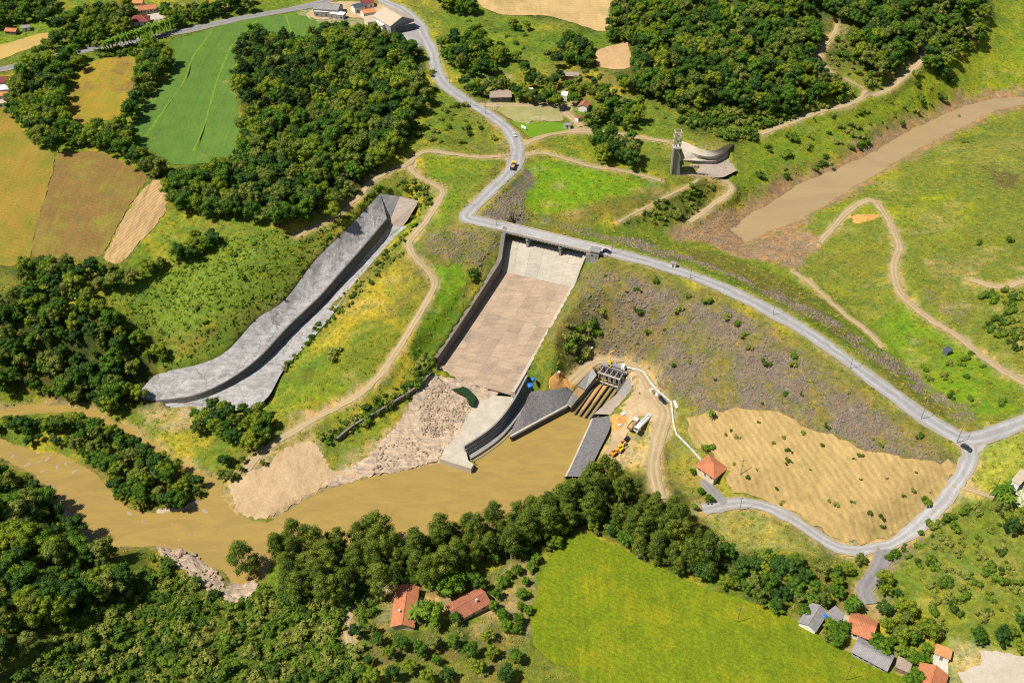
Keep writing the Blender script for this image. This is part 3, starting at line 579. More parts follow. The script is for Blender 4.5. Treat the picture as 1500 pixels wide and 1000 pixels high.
drape('factory_yard', px("445,22 470,5 520,2 580,10 600,22 555,30 520,26 480,28 455,30"), M_yard, .16); drape('farmhouse_yard', px("213,16 235,14 240,28 222,31"), M_pale, .16)
M_trk = soil('mown field strip', (.15, .23, .022), (.11, .19, .022), s=.3, fine=.9)
for s in ("210,206 267,124 284,83 311,47", "284,222 301,180 314,134 324,104 341,67 377,30", "419,23 429,52"):
    ribbon('field_strip', smooth(at(px(s)), 3), 1.7, M_trk, .2, .7)
for nm, c_, w_, m_, o_, wb in ROADS: ribbon(nm, c_, w_, m_, o_, wb)
CARVE = []
# ------------------------------------------------------------------ lined discharge channel in the cut
E1 = px("557,284 530,313 498,346 461,383 417,440 377,467 334,513 294,533 234,547 214,563 200,580")
E2 = px("567,321 533,361 498,401 467,436 421,480 384,520 351,547 317,567 284,580 254,585 225,588")
wall_h = np.array([4.5, 5.4, 5.6, 5.8, 5.6, 5.4, 5, 4.2, 3.2, 2.0, .6])
r1 = at(E1); r2 = [P(*q, z) for q, z in zip(E2, E3z+wall_h)]
ch = empty('discharge_channel', r2[5]*1, 0, 'long grey shotcrete-lined cut with a dark kerb wall running to the river', 'channel'); chl = ch.location.copy()
def rel(o, par):
    o.parent = par; o.matrix_parent_inverse = Matrix.Translation(par.location).inverted() if par.rotation_euler.z == 0 else (Matrix.Translation(par.location)@Matrix.Rotation(par.rotation_euler.z, 4, 'Z')).inverted(); return o
s1 = smooth(r1, 4); 
def resamp(pts, n):
    s = smooth(pts, 2); L = np.concatenate([[0], np.cumsum([(b-a).length for a, b in zip(s[:-1], s[1:])])]); out = []
    for t in np.linspace(0, L[-1], n):
        k = min(int(np.searchsorted(L, t)), len(s)-1); out.append(s[k])
    return out
NC = 90; a1, a2, a4 = resamp(r1, NC), resamp(r2, NC), resamp(r4, NC)
h2 = np.interp(np.linspace(0, 1, NC), np.linspace(0, 1, len(wall_h)), wall_h)
rows = []
for k in range(NC):
    t = (a2[min(k+1, NC-1)]-a2[max(k-1, 0)]); t.z = 0; t.normalize()
    top = a1[k]+Vector((0, 0, .25)); row = []
    for i in range(13):
        u = i/12; q = top.lerp(a2[k], u); bulge = math.sin(u*math.pi)*(-1.2)
        q.z += bulge+float(pn(q.x, q.y, 5, 91))*1.3*math.sin(u*math.pi)+float(pn(q.x, q.y, 1.7, 92))*.5*math.sin(u*math.pi); row.append(q)
    rows.append(row)
v, f = loft(rows); rel(mesh_obj('shotcrete_slope', v, f, M_shot, smooth_=False), ch)
def nrm(pts, k):
    t = (pts[min(k+1, len(pts)-1)]-pts[max(k-1, 0)]); t.z = 0; t.normalize(); return Vector((-t.y, t.x, 0))
rows = []
for k in range(NC):
    n_ = nrm(a2, k); n_ = n_ if n_.dot(a4[k]-a2[k]) > 0 else -n_; q = a2[k]; zb = q.z-h2[k]
    rows.append([q+Vector((0, 0, .1))-n_*.6, q+Vector((0, 0, .45))-n_*.5, q+Vector((0, 0, .45))+n_*.3, Vector((q.x, q.y, zb-1))+n_*.9])
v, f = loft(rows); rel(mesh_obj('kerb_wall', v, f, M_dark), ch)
rows = []
for k in range(NC):
    n_ = nrm(a2, k); n_ = n_ if n_.dot(a4[k]-a2[k]) > 0 else -n_; q = a2[k]+n_*.5; q = Vector((q.x, q.y, a2[k].z-h2[k])); e = a4[k]; row = []
    for i in range(6): w_ = q.lerp(e, i/5); w_.z += .15+float(pn(w_.x, w_.y, 4, 95))*.5; row.append(w_)
    n4 = nrm(a4, k); n4 = n4 if n4.dot(a2[k]-a4[k]) < 0 else -n4; g = e+n4*5; hg = float(hat(g.x, g.y))
    row.append(Vector((g.x, g.y, max(hg+.1, e.z)))) ; rows.append(row)
v, f = loft(rows); rel(mesh_obj('channel_floor', v, f, M_floor), ch)
hd = [a1[0]+Vector((0, 0, .25)), at([(586, 288)])[0]+Vector((0, 0, .2)), at([(614, 295)])[0]+Vector((0, 0, .2)), a4[0]+Vector((3, 0, 4)), a4[0], a2[0]-Vector((0, 0, h2[0])), a2[0]]
c_ = (hd[0]+hd[2]+hd[4])/3
rel(mesh_obj('head_slope', [hd[0], hd[1], hd[6], hd[5]], [(0, 1, 3, 2)], M_shot), ch)
rel(mesh_obj('head_slope', [hd[1], hd[2], hd[3], hd[4], hd[5]], [(0, 1, 2, 3, 4)], M_pink), ch)
CARVE.append([*a1, *a4[::-1], hd[2], hd[1]])

# ------------------------------------------------------------------ spillway
q = SPW
def chute(u, v):
    if v <= 1: l = q['a'].lerp(q['c'], v); r = q['b'].lerp(q['d'], v); z = 36-10*(v**1.5 if v < 1 else 1)
    else: w = v-1; l = q['c'].lerp(q['e'], w); r = q['d'].lerp(q['f'], w); z = 26-21*(1-(1-w)**1.12)
    p_ = l.lerp(r, u); p_.z = z; return p_
spw = empty('spillway', chute(.5, 1.5), 0, 'wide tan concrete spillway chute descending from under the road bridge', 'spillway')
NCOL = 6; cuts = np.linspace(0, 1, NCOL+1)
rowcut = [1.0, 1.14, 1.27, 1.38, 1.48, 1.57, 1.65, 1.73, 1.80, 1.87, 1.94, 2.0]
for r in range(len(rowcut)-1):
    for c in range(NCOL):
        u0, u1 = cuts[c]+.0006, cuts[c+1]-.0006; j = (.012 if (c*7+r*3) % 5 > 2 else 0) if 0 < r else 0
        v0 = rowcut[r]+.0006+(j if r else 0); v1 = rowcut[r+1]-.0006+(((.012 if (c*7+(r+1)*3) % 5 > 2 else 0)) if r < len(rowcut)-2 else 0)
        dz = random.uniform(0, .07); cs_ = [chute(u0, v0), chute(u1, v0), chute(u1, v1), chute(u0, v1)]
        vv = [p_+Vector((0, 0, dz)) for p_ in cs_]+[p_-Vector((0, 0, .6)) for p_ in cs_]
        rel(mesh_obj('slab', vv, [(3, 2, 1, 0), (0, 1, 5, 4), (1, 2, 6, 5), (2, 3, 7, 6), (3, 0, 4, 7)], M_slabd if random.random() < (.12 if r < 4 else .45) else M_slab), spw)
for c in range(NCOL):
    u0, u1 = cuts[c]+.0006, cuts[c+1]-.0006
    rows = [[chute(u0, v)+Vector((0, 0, .03)), chute(u1, v)+Vector((0, 0, .03))] for v in np.linspace(0, .998, 9)]
    back = Vector((q['a'].x-q['c'].x, q['a'].y-q['c'].y, 0)).normalized()
    rows = [[p_-Vector((0, 0, 3))+back*2.5 for p_ in rows[0]], [p_-Vector((0, 0, .4))+back*2.2 for p_ in rows[0]], [p_+Vector((0, 0, .0))+back*1.0 for p_ in rows[0]]]+rows
    v, f = loft(rows); rel(mesh_obj('crest_slab', v, [g[::-1] for g in f], M_crestc), spw)
def chute_wall(name, u, hts, thick, mat, v1=2.0, sgn=1):
    rows = []
    for v in np.linspace(-.12, v1, 26):
        p_ = chute(u, max(v, 0)); p_ = p_ if v >= 0 else p_+(q['a']-q['c']).normalized()*Vector((1, 1, 0))*(-v)*14
        h = np.interp(v, [-.12, 0, 1, v1], hts); cr = (chute(1, max(v, 0))-chute(0, max(v, 0))).normalized()*sgn
        rows.append([p_+Vector((0, 0, -1)), p_+Vector((0, 0, h)), p_+cr*thick+Vector((0, 0, h)), p_+cr*(thick+.8)+Vector((0, 0, -1))])
    v, f = loft(rows); n = len(v); f += [(0, 1, 2, 3), (n-1, n-2, n-3, n-4)]
    return rel(mesh_obj(name, v, f if sgn < 0 else [g[::-1] for g in f], mat), spw)
M_wallc = concrete('stained shade-dark wall concrete', (.24, .205, .17), (.16, .14, .115), (.11, .10, .08), AX, .3, .3, 0, .7)  # left wall's shadowed face darkened in the colour; training wall aged with it
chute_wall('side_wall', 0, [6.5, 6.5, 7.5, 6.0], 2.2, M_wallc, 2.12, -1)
chute_wall('side_wall', 1, [5.0, 3.0, 2.6, 2.2], 1.6, M_pale, 2.0, 1)
# left training wall going on beyond the chute, apron and stepped guide wall on the right
gl = at(px("632,552 612,572 585,590 555,608 520,628 495,648"))
rows = [[p_+Vector((0, 0, -3)), p_+Vector((0, 0, 2.6)), p_+Vector((-.7, .8, 2.6)), p_+Vector((-.7, .8, -3))] for p_ in resamp(gl, 16)]
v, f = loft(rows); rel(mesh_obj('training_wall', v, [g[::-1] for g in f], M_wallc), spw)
APR = px("704,577 749,581 757,577 745,596 735,610 713,633 681,654 686,674 694,680 690,686 645,672 652,655 669,638 690,601 697,590")
apz = 3.2
inn = px("771,549 764,562 756,577 744,596 725,619 704,636 679,652")
inn_w = resamp([P(*a, z) for a, z in zip(inn, (9.5, 8.8, 8, 7.4, 7, 6.8, 6.6))], 22)
rows = []
for k, p_ in enumerate(inn_w):
    n_ = nrm(inn_w, k); n_ = n_ if n_.x > 0 else -n_; s_ = p_.z/3.2; row = [Vector((p_.x, p_.y, 1.0))]
    o_ = 0; z = p_.z; row.append(Vector((p_.x, p_.y, z)))
    o_ = .8
    row.append(p_+n_*o_)
    for st in range(3):
        z -= s_*.88; row.append(Vector((p_.x, p_.y, z))+n_*(o_+.1)); 
        o_ += .55 if st < 2 else 2.6; row.append(Vector((p_.x, p_.y, z))+n_*o_)
    row.append(Vector((p_.x, p_.y, -.4))+n_*(o_+.1)); o_ += 1.6; row.append(Vector((p_.x, p_.y, -.35 if k < 4 else .35))+n_*o_); row.append(Vector((p_.x, p_.y, -2))+n_*o_)
    rows.append(row)
v, f = loft(rows); n = len(rows[0]); last = tuple(range(len(v)-n, len(v)))
gm = concrete('guide wall concrete', (.33, .32, .30), (.25, .245, .235), (.18, .17, .15), 0, .3, .3, 0, .6)
rel(mesh_obj('guide_wall', v, [g[::-1] for g in f]+[last], gm), spw)
mb = MB(); apw = PP(APR, apz); mb.prism([(p_.x, p_.y) for p_ in apw], -2.5, apz); rel(mb.obj('apron', M_pale), spw)
CARVE.append((.9, [q['a'], q['b'], q['d'], q['f'], q['e'], q['c']])); CARVE.append(apw)
CARVE.append((.5, [*inn_w, *[p_+Vector((8, -5, 0)) for p_ in inn_w[::-1]]], 14))
# rocky river bed below the chute
def rockbed(name, pts, mat, amp, step=1.1):
    o = drape(name, pts, mat, .15, step, .8); me = o.data; n = len(me.vertices); co = np.zeros(n*3); me.vertices.foreach_get('co', co); co = co.reshape(-1, 3)
    x, y = co[:, 0], co[:, 1]
    r_ = np.abs(pn(x, y, 6, 71))*2+np.abs(pn(x, y, 2.6, 72))*.9+pn(x, y, 1.2, 73)*.3
    co[:, 2] += np.clip((r_-.55)*amp, -.3, 2.2); me.vertices.foreach_set('co', co.ravel()); me.polygons.foreach_set('use_smooth', [False]*len(me.polygons)); me.update(); return o
rockbed('rock_bed', px("628,546 660,553 704,566 735,576 709,584 692,602 670,638 652,656 644,674 600,688 560,696 525,694 540,668 570,635 596,600 612,572"), M_rock, .8)
rockbed('sand_bank', px("332,712 360,695 395,680 420,655 460,645 485,690 525,692 500,708 460,720 420,748 385,763 350,752"), soil('sand and rock', (.48, .345, .195), (.40, .28, .155), (.31, .235, .12), s=.15, fine=.8, vlo=.8, vhi=1.15, bump=.6), .4)
rockbed('shore_rock', px('470,712 500,690 528,676 556,660 585,648 575,672 560,692 520,703 490,712'), M_rock, .7)
rockbed('far_bank_rock', px("225,800 262,804 300,822 322,842 332,866 310,872 285,845 245,820"), M_rock, 1.6); rockbed('far_bank_rock', px("75,712 100,730 112,765 100,775 85,745"), M_rock, 1.6)
rockbed('far_bank_rock', px("335,850 372,842 380,862 350,885 325,880"), M_rock, 1.6)
rockbed('island_rock', px("225,746 268,744 296,728 300,745 280,756 240,755"), M_rock, .8)
rockbed('rocky_bar', px("0,655 30,660 70,670 90,678 60,685 20,672"), M_rock, .5)
gz = float(np.mean([hat(a.x, a.y) for a in at(px('660,563 675,568 690,582'))]))+.75
gp = PP(px("658,561 665,559 674,564 686,569 694,577 697,584 694,592 687,589 682,578 670,574 660,570"), gz)
gpo = MB().prism([(a.x, a.y) for a in gp], gz-2, gz).obj('rock_pool_water', M_pool); tag(gpo, kind='structure')
# ------------------------------------------------------------------ pool walls and stone pitching
pw_ = [P(*a, z) for a, z in zip(px("749,641 791,618 830,597 848,581 862,567"), (2.6, 2.8, 3, 3.2, 3.4))]
pwo = empty('quay_wall', pw_[0], 0, 'dark retaining wall and stone pitching between spillway and outlet bays', 'wall')
rows = [[p_+Vector((0, 0, -4)), p_, p_+Vector((-.45, .8, 0)), p_+Vector((-.45, .8, -2))] for p_ in pw_]
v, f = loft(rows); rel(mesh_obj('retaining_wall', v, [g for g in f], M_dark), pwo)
rows = [[p_+Vector((-.35, .6, .12)), p_+Vector((-.75, 1.4, .12)), p_+Vector((-.75, 1.4, -2))] for p_ in pw_]
v, f = loft(rows); rel(mesh_obj('coping', v, f, M_pale), pwo)
up = [P(*a, z) for a, z in zip(px("752,624 768,594 778,574 800,572 830,566"), (3.0, 7, 8.2, 8.2, 8.2))]
rows = []
for a, b in zip(resamp([p_+Vector((-.75, 1.3, .02)) for p_ in pw_[:4]], 20), resamp(up, 20)): rows.append([a.lerp(b, i/8)+Vector((0, 0, float(pn(a.x+i, a.y, 1.5, 3))*.25)) for i in range(9)])
v, f = loft(rows); rel(mesh_obj('stone_pitching', v, [g for g in f], M_rip), pwo)
CARVE.append((-.3, [*pw_[:4], *up[::-1]], 1.6))
p2 = [P(*a, z) for a, z in zip(px("866,613 857,634 846,658 836,680 827,698"), (2.2,)*5)]; u2 = [P(*a, 5.0) for a in px("897,608 893,628 880,655 868,678 852,698")]
r2o = empty('river_wall', p2[0], 0, 'grey stone pitched bank with pale coping beside the brown pool', 'wall')
rows = [[p_+Vector((0, 0, -4)), p_, p_+Vector((.9, .3, .05)), p_+Vector((.9, .3, -1))] for p_ in p2]; v, f = loft(rows); rel(mesh_obj('retaining_wall', v, [g[::-1] for g in f], M_pale), r2o)
rows = [[a.lerp(b, i/6) for i in range(7)] for a, b in zip(resamp([p_+Vector((.85, .3, .0)) for p_ in p2], 20), resamp(u2, 20))]; v, f = loft(rows); rel(mesh_obj('stone_pitching', v, [g[::-1] for g in f], M_rip), r2o)
CARVE.append((-.3, [*p2, *u2[::-1]], 1.6))
# ------------------------------------------------------------------ road bridge over the spillway
def flat_mat(name, c, rough=.6, metal=0, spec=.3, var=.12, s=.8):
    t = NT(name); g = t.noise(s, 5, .65); col = t.mix(1., c, t.grey(t.rng(g, .3, .7, 1-var, 1+var)), 'MULTIPLY')
    t.b.inputs['Metallic'].default_value = metal; t.b.inputs['Specular IOR Level'].default_value = spec
    return t.fin(col, rough, g, .05, .05)
M_white = flat_mat('white paint', (.72, .71, .68)); M_glass = flat_mat('window glass', (.02, .028, .035), .12, 0, .5, .02); M_steel = flat_mat('grey steel', (.30, .31, .32), .5, .4)
M_black = flat_mat('black rubber', (.02, .02, .02), .8); M_yellow = flat_mat('yellow paint', (.72, .46, .02), .4); M_orange = flat_mat('orange machine paint', (.60, .24, .03), .45)
M_blue = flat_mat('blue plastic', (.02, .14, .48), .4); M_red = flat_mat('red lamp', (.4, .02, .02), .4); M_navy = flat_mat('dark blue paint', (.015, .02, .06), .25, .2, .5); M_wood = flat_mat('weathered wood', (.22, .16, .11), .9, 0, .1, .3)
bA = P(733, 331, CRZ+.3); bB = P(890, 368.5, CRZ+.3); bd = (bB-bA); L_ = bd.length; bd.normalize(); bn_ = Vector((-bd.y, bd.x, 0)); brz = math.atan2(bd.y, bd.x); mid = (bA+bB)/2
br = empty('road_bridge', mid-Vector((0, 0, 6)), 0, 'grey road bridge carried on piers across the spillway crest', 'bridge')
rel(MB().box(mid-Vector((0, 0, .55)), L_+2, 8.0, .6, brz).obj('deck', M_gravel), br)
for s in (-1, 1):
    rel(MB().box(mid+bn_*s*3.85, L_+2, .35, .75, brz).obj('parapet', M_pale), br)
for s in (-3, -1, 1, 3): rel(MB().box(mid+bn_*s-Vector((0, 0, 1.7)), L_-2, .5, 1.1, brz).obj('girder', M_conc), br)
for k in range(30):
    c_ = bA+bd*(L_*(k+.5)/30); rel(MB().box(c_-bn_*3.7-Vector((0, 0, 1.0)), .5, .9, .42, brz).obj('deck_bracket', M_conc), br)
for a, b in (((776, 356), 36), ((823, 368), 36)):
    c_ = P(*a, b); k = (c_-bA).dot(bd); c_ = bA+bd*k; c_.z = 33.5
    rel(MB().box(c_, 1.3, 6.6, 7.3, brz).box(c_+Vector((0, 0, 6.3)), 1.7, 8, .6, brz).obj('pier', M_conc), br)
for c_ in (bA+bd*3.0, bB-bd*9.0): rel(MB().box(Vector((c_.x, c_.y, 33)), 2.0, 9, 8.2, brz).obj('abutment', M_conc), br)

# ------------------------------------------------------------------ intake tower and its approach
tb = at([(988, 256)])[0]; zt = tb.z-1.5
tw = empty('intake_tower', Vector((tb.x, tb.y, zt)), 0, 'slim concrete intake tower with an open frame top', 'tower')
tx, ty = tb.x, tb.y; hb = 18.5
v = []
for z, w_, d_ in ((0, 5.6, 6.5), (hb*.5, 4.2, 5.5), (hb, 3.4, 4.6)):
    v += [(tx-2.0, ty-.6, zt+z), (tx-2.0+w_, ty-.2, zt+z), (tx-2.0+w_, ty+d_, zt+z), (tx-2.0, ty+d_, zt+z)]
f = [(0, 1, 5, 4), (1, 2, 6, 5), (2, 3, 7, 6), (3, 0, 4, 7), (4, 5, 9, 8), (5, 6, 10, 9), (6, 7, 11, 10), (7, 4, 8, 11), (8, 9, 10, 11)]
rel(mesh_obj('shaft', v, f, M_conc), tw)
rel(MB().box((tx-2.4, ty-.9, zt), .9, .7, hb+1).obj('rib', M_pale), tw)
rel(MB().box((tx-.3, ty+2, zt+hb), 4.6, 5.4, .5).obj('platform', M_pale), tw)
for sx in (-1, 1):
    for sy in (-1, 1): rel(MB().box((tx-.3+sx*1.9, ty+2+sy*2.2, zt+hb+.5), .5, .5, 9.6).obj('column', M_pale), tw)
for z in (3.2, 6.4, 9.7):
    for s in (-1, 1):
        rel(MB().box((tx-.3, ty+2+s*2.2, zt+hb+z), 3.3, .42, .5).obj('beam', M_pale), tw); rel(MB().box((tx-.3+s*1.9, ty+2, zt+hb+z), .42, 3.9, .5).obj('beam', M_pale), tw)
rel(MB().box((tx-.3, ty-.6, zt+hb+.5), 4.4, .12, 1.0).obj('railing', M_white), tw)
rws = [[P(*a, z) for a in px(s)] for s, z in (("996,206 1012,212 1028,219 1045,221 1058,216 1069,211", 37.5), ("997,219 1013,224 1030,229 1047,229 1062,221 1073,212", 34.5), ("998,231 1015,232 1032,233 1047,234 1063,225 1077,212", 31.5), ("998,234 1015,236 1032,236 1048,236 1065,227 1079,214", 31.3), ("998,239 1015,240 1032,240 1048,240 1065,231 1079,218", 29), ("994,251 1012,250 1032,253 1048,256 1062,254 1077,246", 27.5), ("992,256 1012,255 1032,258 1048,261 1062,259 1080,250", 29))]
ia = empty('intake_channel', rws[2][2], 0, 'pale stone-lined intake basin beside the concrete tower', 'basin')
for a, b, m_, nm in ((0, 2, M_rip2 if 'M_rip2' in globals() else M_pale, 'lined_bank'), (2, 3, M_pale, 'ledge'), (3, 4, M_conc, 'basin_wall'), (4, 6, M_pink, 'basin_floor')):
    rr = [[p_+Vector((0, 0, .2+float(pn(p_.x, p_.y, 2, 7))*.5)) for p_ in resamp(r, 26)] for r in rws[a:b+1]]; v, f = loft(rr); rel(mesh_obj(nm, v, [g[::-1] for g in f], m_), ia)
CARVE.append((-.3, rws[0]+rws[6][::-1], 7))
# trash rack blocks in the basin
for k in range(3): tag(MB().box(P(1012+k*4, 247, 27.6), 1.2, 1.4, 2.4, .2).obj('concrete_block', M_pale), ['pale block nearest the tower in the intake basin', 'middle pale block of three in the intake basin', 'pale block farthest from the tower in the intake basin'][k], 'block', 'blocks in the intake basin')

# ------------------------------------------------------------------ bottom outlet works
A_ = P(876, 560, 1.0); B_ = P(905, 570, 1.0); C_ = P(838, 604, 1.0)
wv = (B_-A_); Wd = wv.length; wv.normalize(); dv = (C_-A_).normalized(); dv = (dv-wv*dv.dot(wv)*.75).normalized()
ow = empty('outlet_works', A_-Vector((0, 0, 2)), 0, 'bottom outlet with open concrete frame and parallel dividing walls in brown water', 'outlet')
wrz = math.atan2(wv.y, wv.x); drz = math.atan2(dv.y, dv.x)
def oq(u, d, z): p_ = A_+wv*u+dv*d; p_.z = z; return p_
LD = (C_-A_).length
for k in range(5):
    u = Wd*k/4; d0 = 0 if k else -1; l_ = LD-(0 if k < 4 else 1)
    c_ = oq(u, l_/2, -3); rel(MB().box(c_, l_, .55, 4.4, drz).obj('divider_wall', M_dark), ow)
for k in range(5): rel(MB().box(oq(Wd*k/4, -.4, -2), .55, .55, 9.2, wrz).obj('column', M_conc), ow)
for z, d in ((1.6, -.4), (6.9, -.4)): rel(MB().box(oq(Wd/2, d-.02, z), Wd+1.4, .7, .6, wrz).obj('front_beam', M_pale), ow)
for k in range(5): rel(MB().box(oq(Wd*k/4, -3.0, 6.85), .45, 4.6, .5, drz+R(90)+0*wrz).obj('cross_beam', M_conc), ow)
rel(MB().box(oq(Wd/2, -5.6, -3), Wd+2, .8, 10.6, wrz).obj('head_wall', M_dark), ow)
rel(MB().box(oq(Wd/2, -7.6, 6.2), Wd+3, 3.4, 1.2, wrz).obj('deck', M_conc), ow)
for k in range(4):
    rel(MB().box(oq(Wd*(k+.5)/4, -4.9, -1), Wd/4-1.2, .3, 5.2, wrz).obj('gate_leaf', M_steel), ow)
ls = [P(*a, z) for a, z in zip(px("867,538 874,549 857,571 846,565"), (7.4, 6.4, 4.0, 6.0))]
rel(mesh_obj('sloped_panel', [*ls, ls[1]-Vector((0, 0, 9)), ls[2]-Vector((0, 0, 9))], [(0, 3, 2, 1), (1, 2, 5, 4)], M_conc), ow)
l2 = [P(*a, z) for a, z in zip(px("846,566 857,572 848,582 838,577"), (5.4, 3.9, 3.3, 5))]; rel(mesh_obj('earth_bank', [*l2, l2[1]-Vector((0, 0, 8)), l2[2]-Vector((0, 0, 8))], [(0, 3, 2, 1), (1, 2, 5, 4)], M_bare), ow)
l3 = [P(*a, z) for a, z in zip(px("838,577 848,582 836,597 830,591"), (5, 3.3, 3.2, 4))]; rel(mesh_obj('sloped_panel', [*l3, l3[1]-Vector((0, 0, 8)), l3[2]-Vector((0, 0, 8))], [(0, 3, 2, 1), (1, 2, 5, 4)], M_conc), ow)
rs = [P(*a, z) for a, z in zip(px("906,566 921,552 928,567 921,577 903,577"), (6.8, 7.2, 5.2, 4.6, 4.6))]; rel(mesh_obj('side_slab', rs, [(0, 4, 3, 2, 1)], M_conc), ow)
rp = [P(*a, z) for a, z in zip(px("903,577 921,577 906,597 897,607 870,606"), (4.6, 4.6, 4, 3.2, 2.6))]; rel(mesh_obj('side_ramp', [*rp, rp[0]-Vector((0, 0, 8)), rp[4]-Vector((0, 0, 8))], [(0, 4, 3, 2, 1), (0, 5, 6, 4)], M_pink), ow)
CARVE.append([P(*a, 4) for a in px("867,539 912,548 928,567 921,577 897,607 868,612 832,597 846,566")])

# silt in the upper bays
for k in (0, 1):
    c0 = [oq(Wd*k/4+.35, .3, .9), oq(Wd*(k+1)/4-.35, .3, .9), oq(Wd*(k+1)/4-.35, LD*(.75-.3*k), .15), oq(Wd*k/4+.35, LD*(.9-.3*k), .12)]
    tag(mesh_obj('silt_bank', c0+[p_-Vector((0, 0, 2)) for p_ in c0], [(0, 3, 2, 1), (2, 3, 7, 6)], soil('orange silt%d' % k, ORANGE, (.42, .25, .09), s=.4, fine=1.2)), kind='structure')
# ------------------------------------------------------------------ buildings
def roofmat(name, c1, c2, per=.55):
    t = NT(name); tc = t.n('TexCoord').outputs['Object']
    col = t.mix(t.rng(t.noise(.5, 6, .7), .35, .65, 0, 1), c1, c2)
    w = t.n('TexWave', Vector=tc, Scale=.314/per, Distortion=.4).outputs['Fac']; col = t.mix(1., col, t.grey(t.rng(w, 0, 1, .86, 1.1)), 'MULTIPLY')
    g = t.noise(2.5, 4, .7); col = t.mix(1., col, t.grey(t.rng(g, .3, .7, .82, 1.18)), 'MULTIPLY')
    return t.fin(col, .85, w, .3, .1)
RF = dict(tile=roofmat('clay tiles', (.46, .18, .085), (.36, .135, .065)), oldtile=roofmat('aged clay tiles', (.36, .14, .075), (.26, .10, .06)), fibro=roofmat('fibre cement sheets', (.27, .255, .25), (.20, .19, .185)),
          brownf=roofmat('stained roof sheets', (.33, .255, .20), (.25, .19, .15)), white=roofmat('white roof sheets', (.68, .67, .65), (.58, .57, .55)), maroon=roofmat('maroon roof sheets', (.22, .05, .05), (.17, .045, .045)),
          blue=roofmat('dark blue roof sheets', (.07, .09, .13), (.055, .07, .10)), orange=roofmat('bright clay tiles', (.55, .25, .10), (.46, .19, .08)), beige=roofmat('beige roof sheets', (.48, .38, .28), (.40, .32, .24)))
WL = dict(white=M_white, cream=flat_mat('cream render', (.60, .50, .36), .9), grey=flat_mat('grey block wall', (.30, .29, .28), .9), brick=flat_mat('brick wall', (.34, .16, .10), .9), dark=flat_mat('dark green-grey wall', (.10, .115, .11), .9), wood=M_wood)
BLD = []
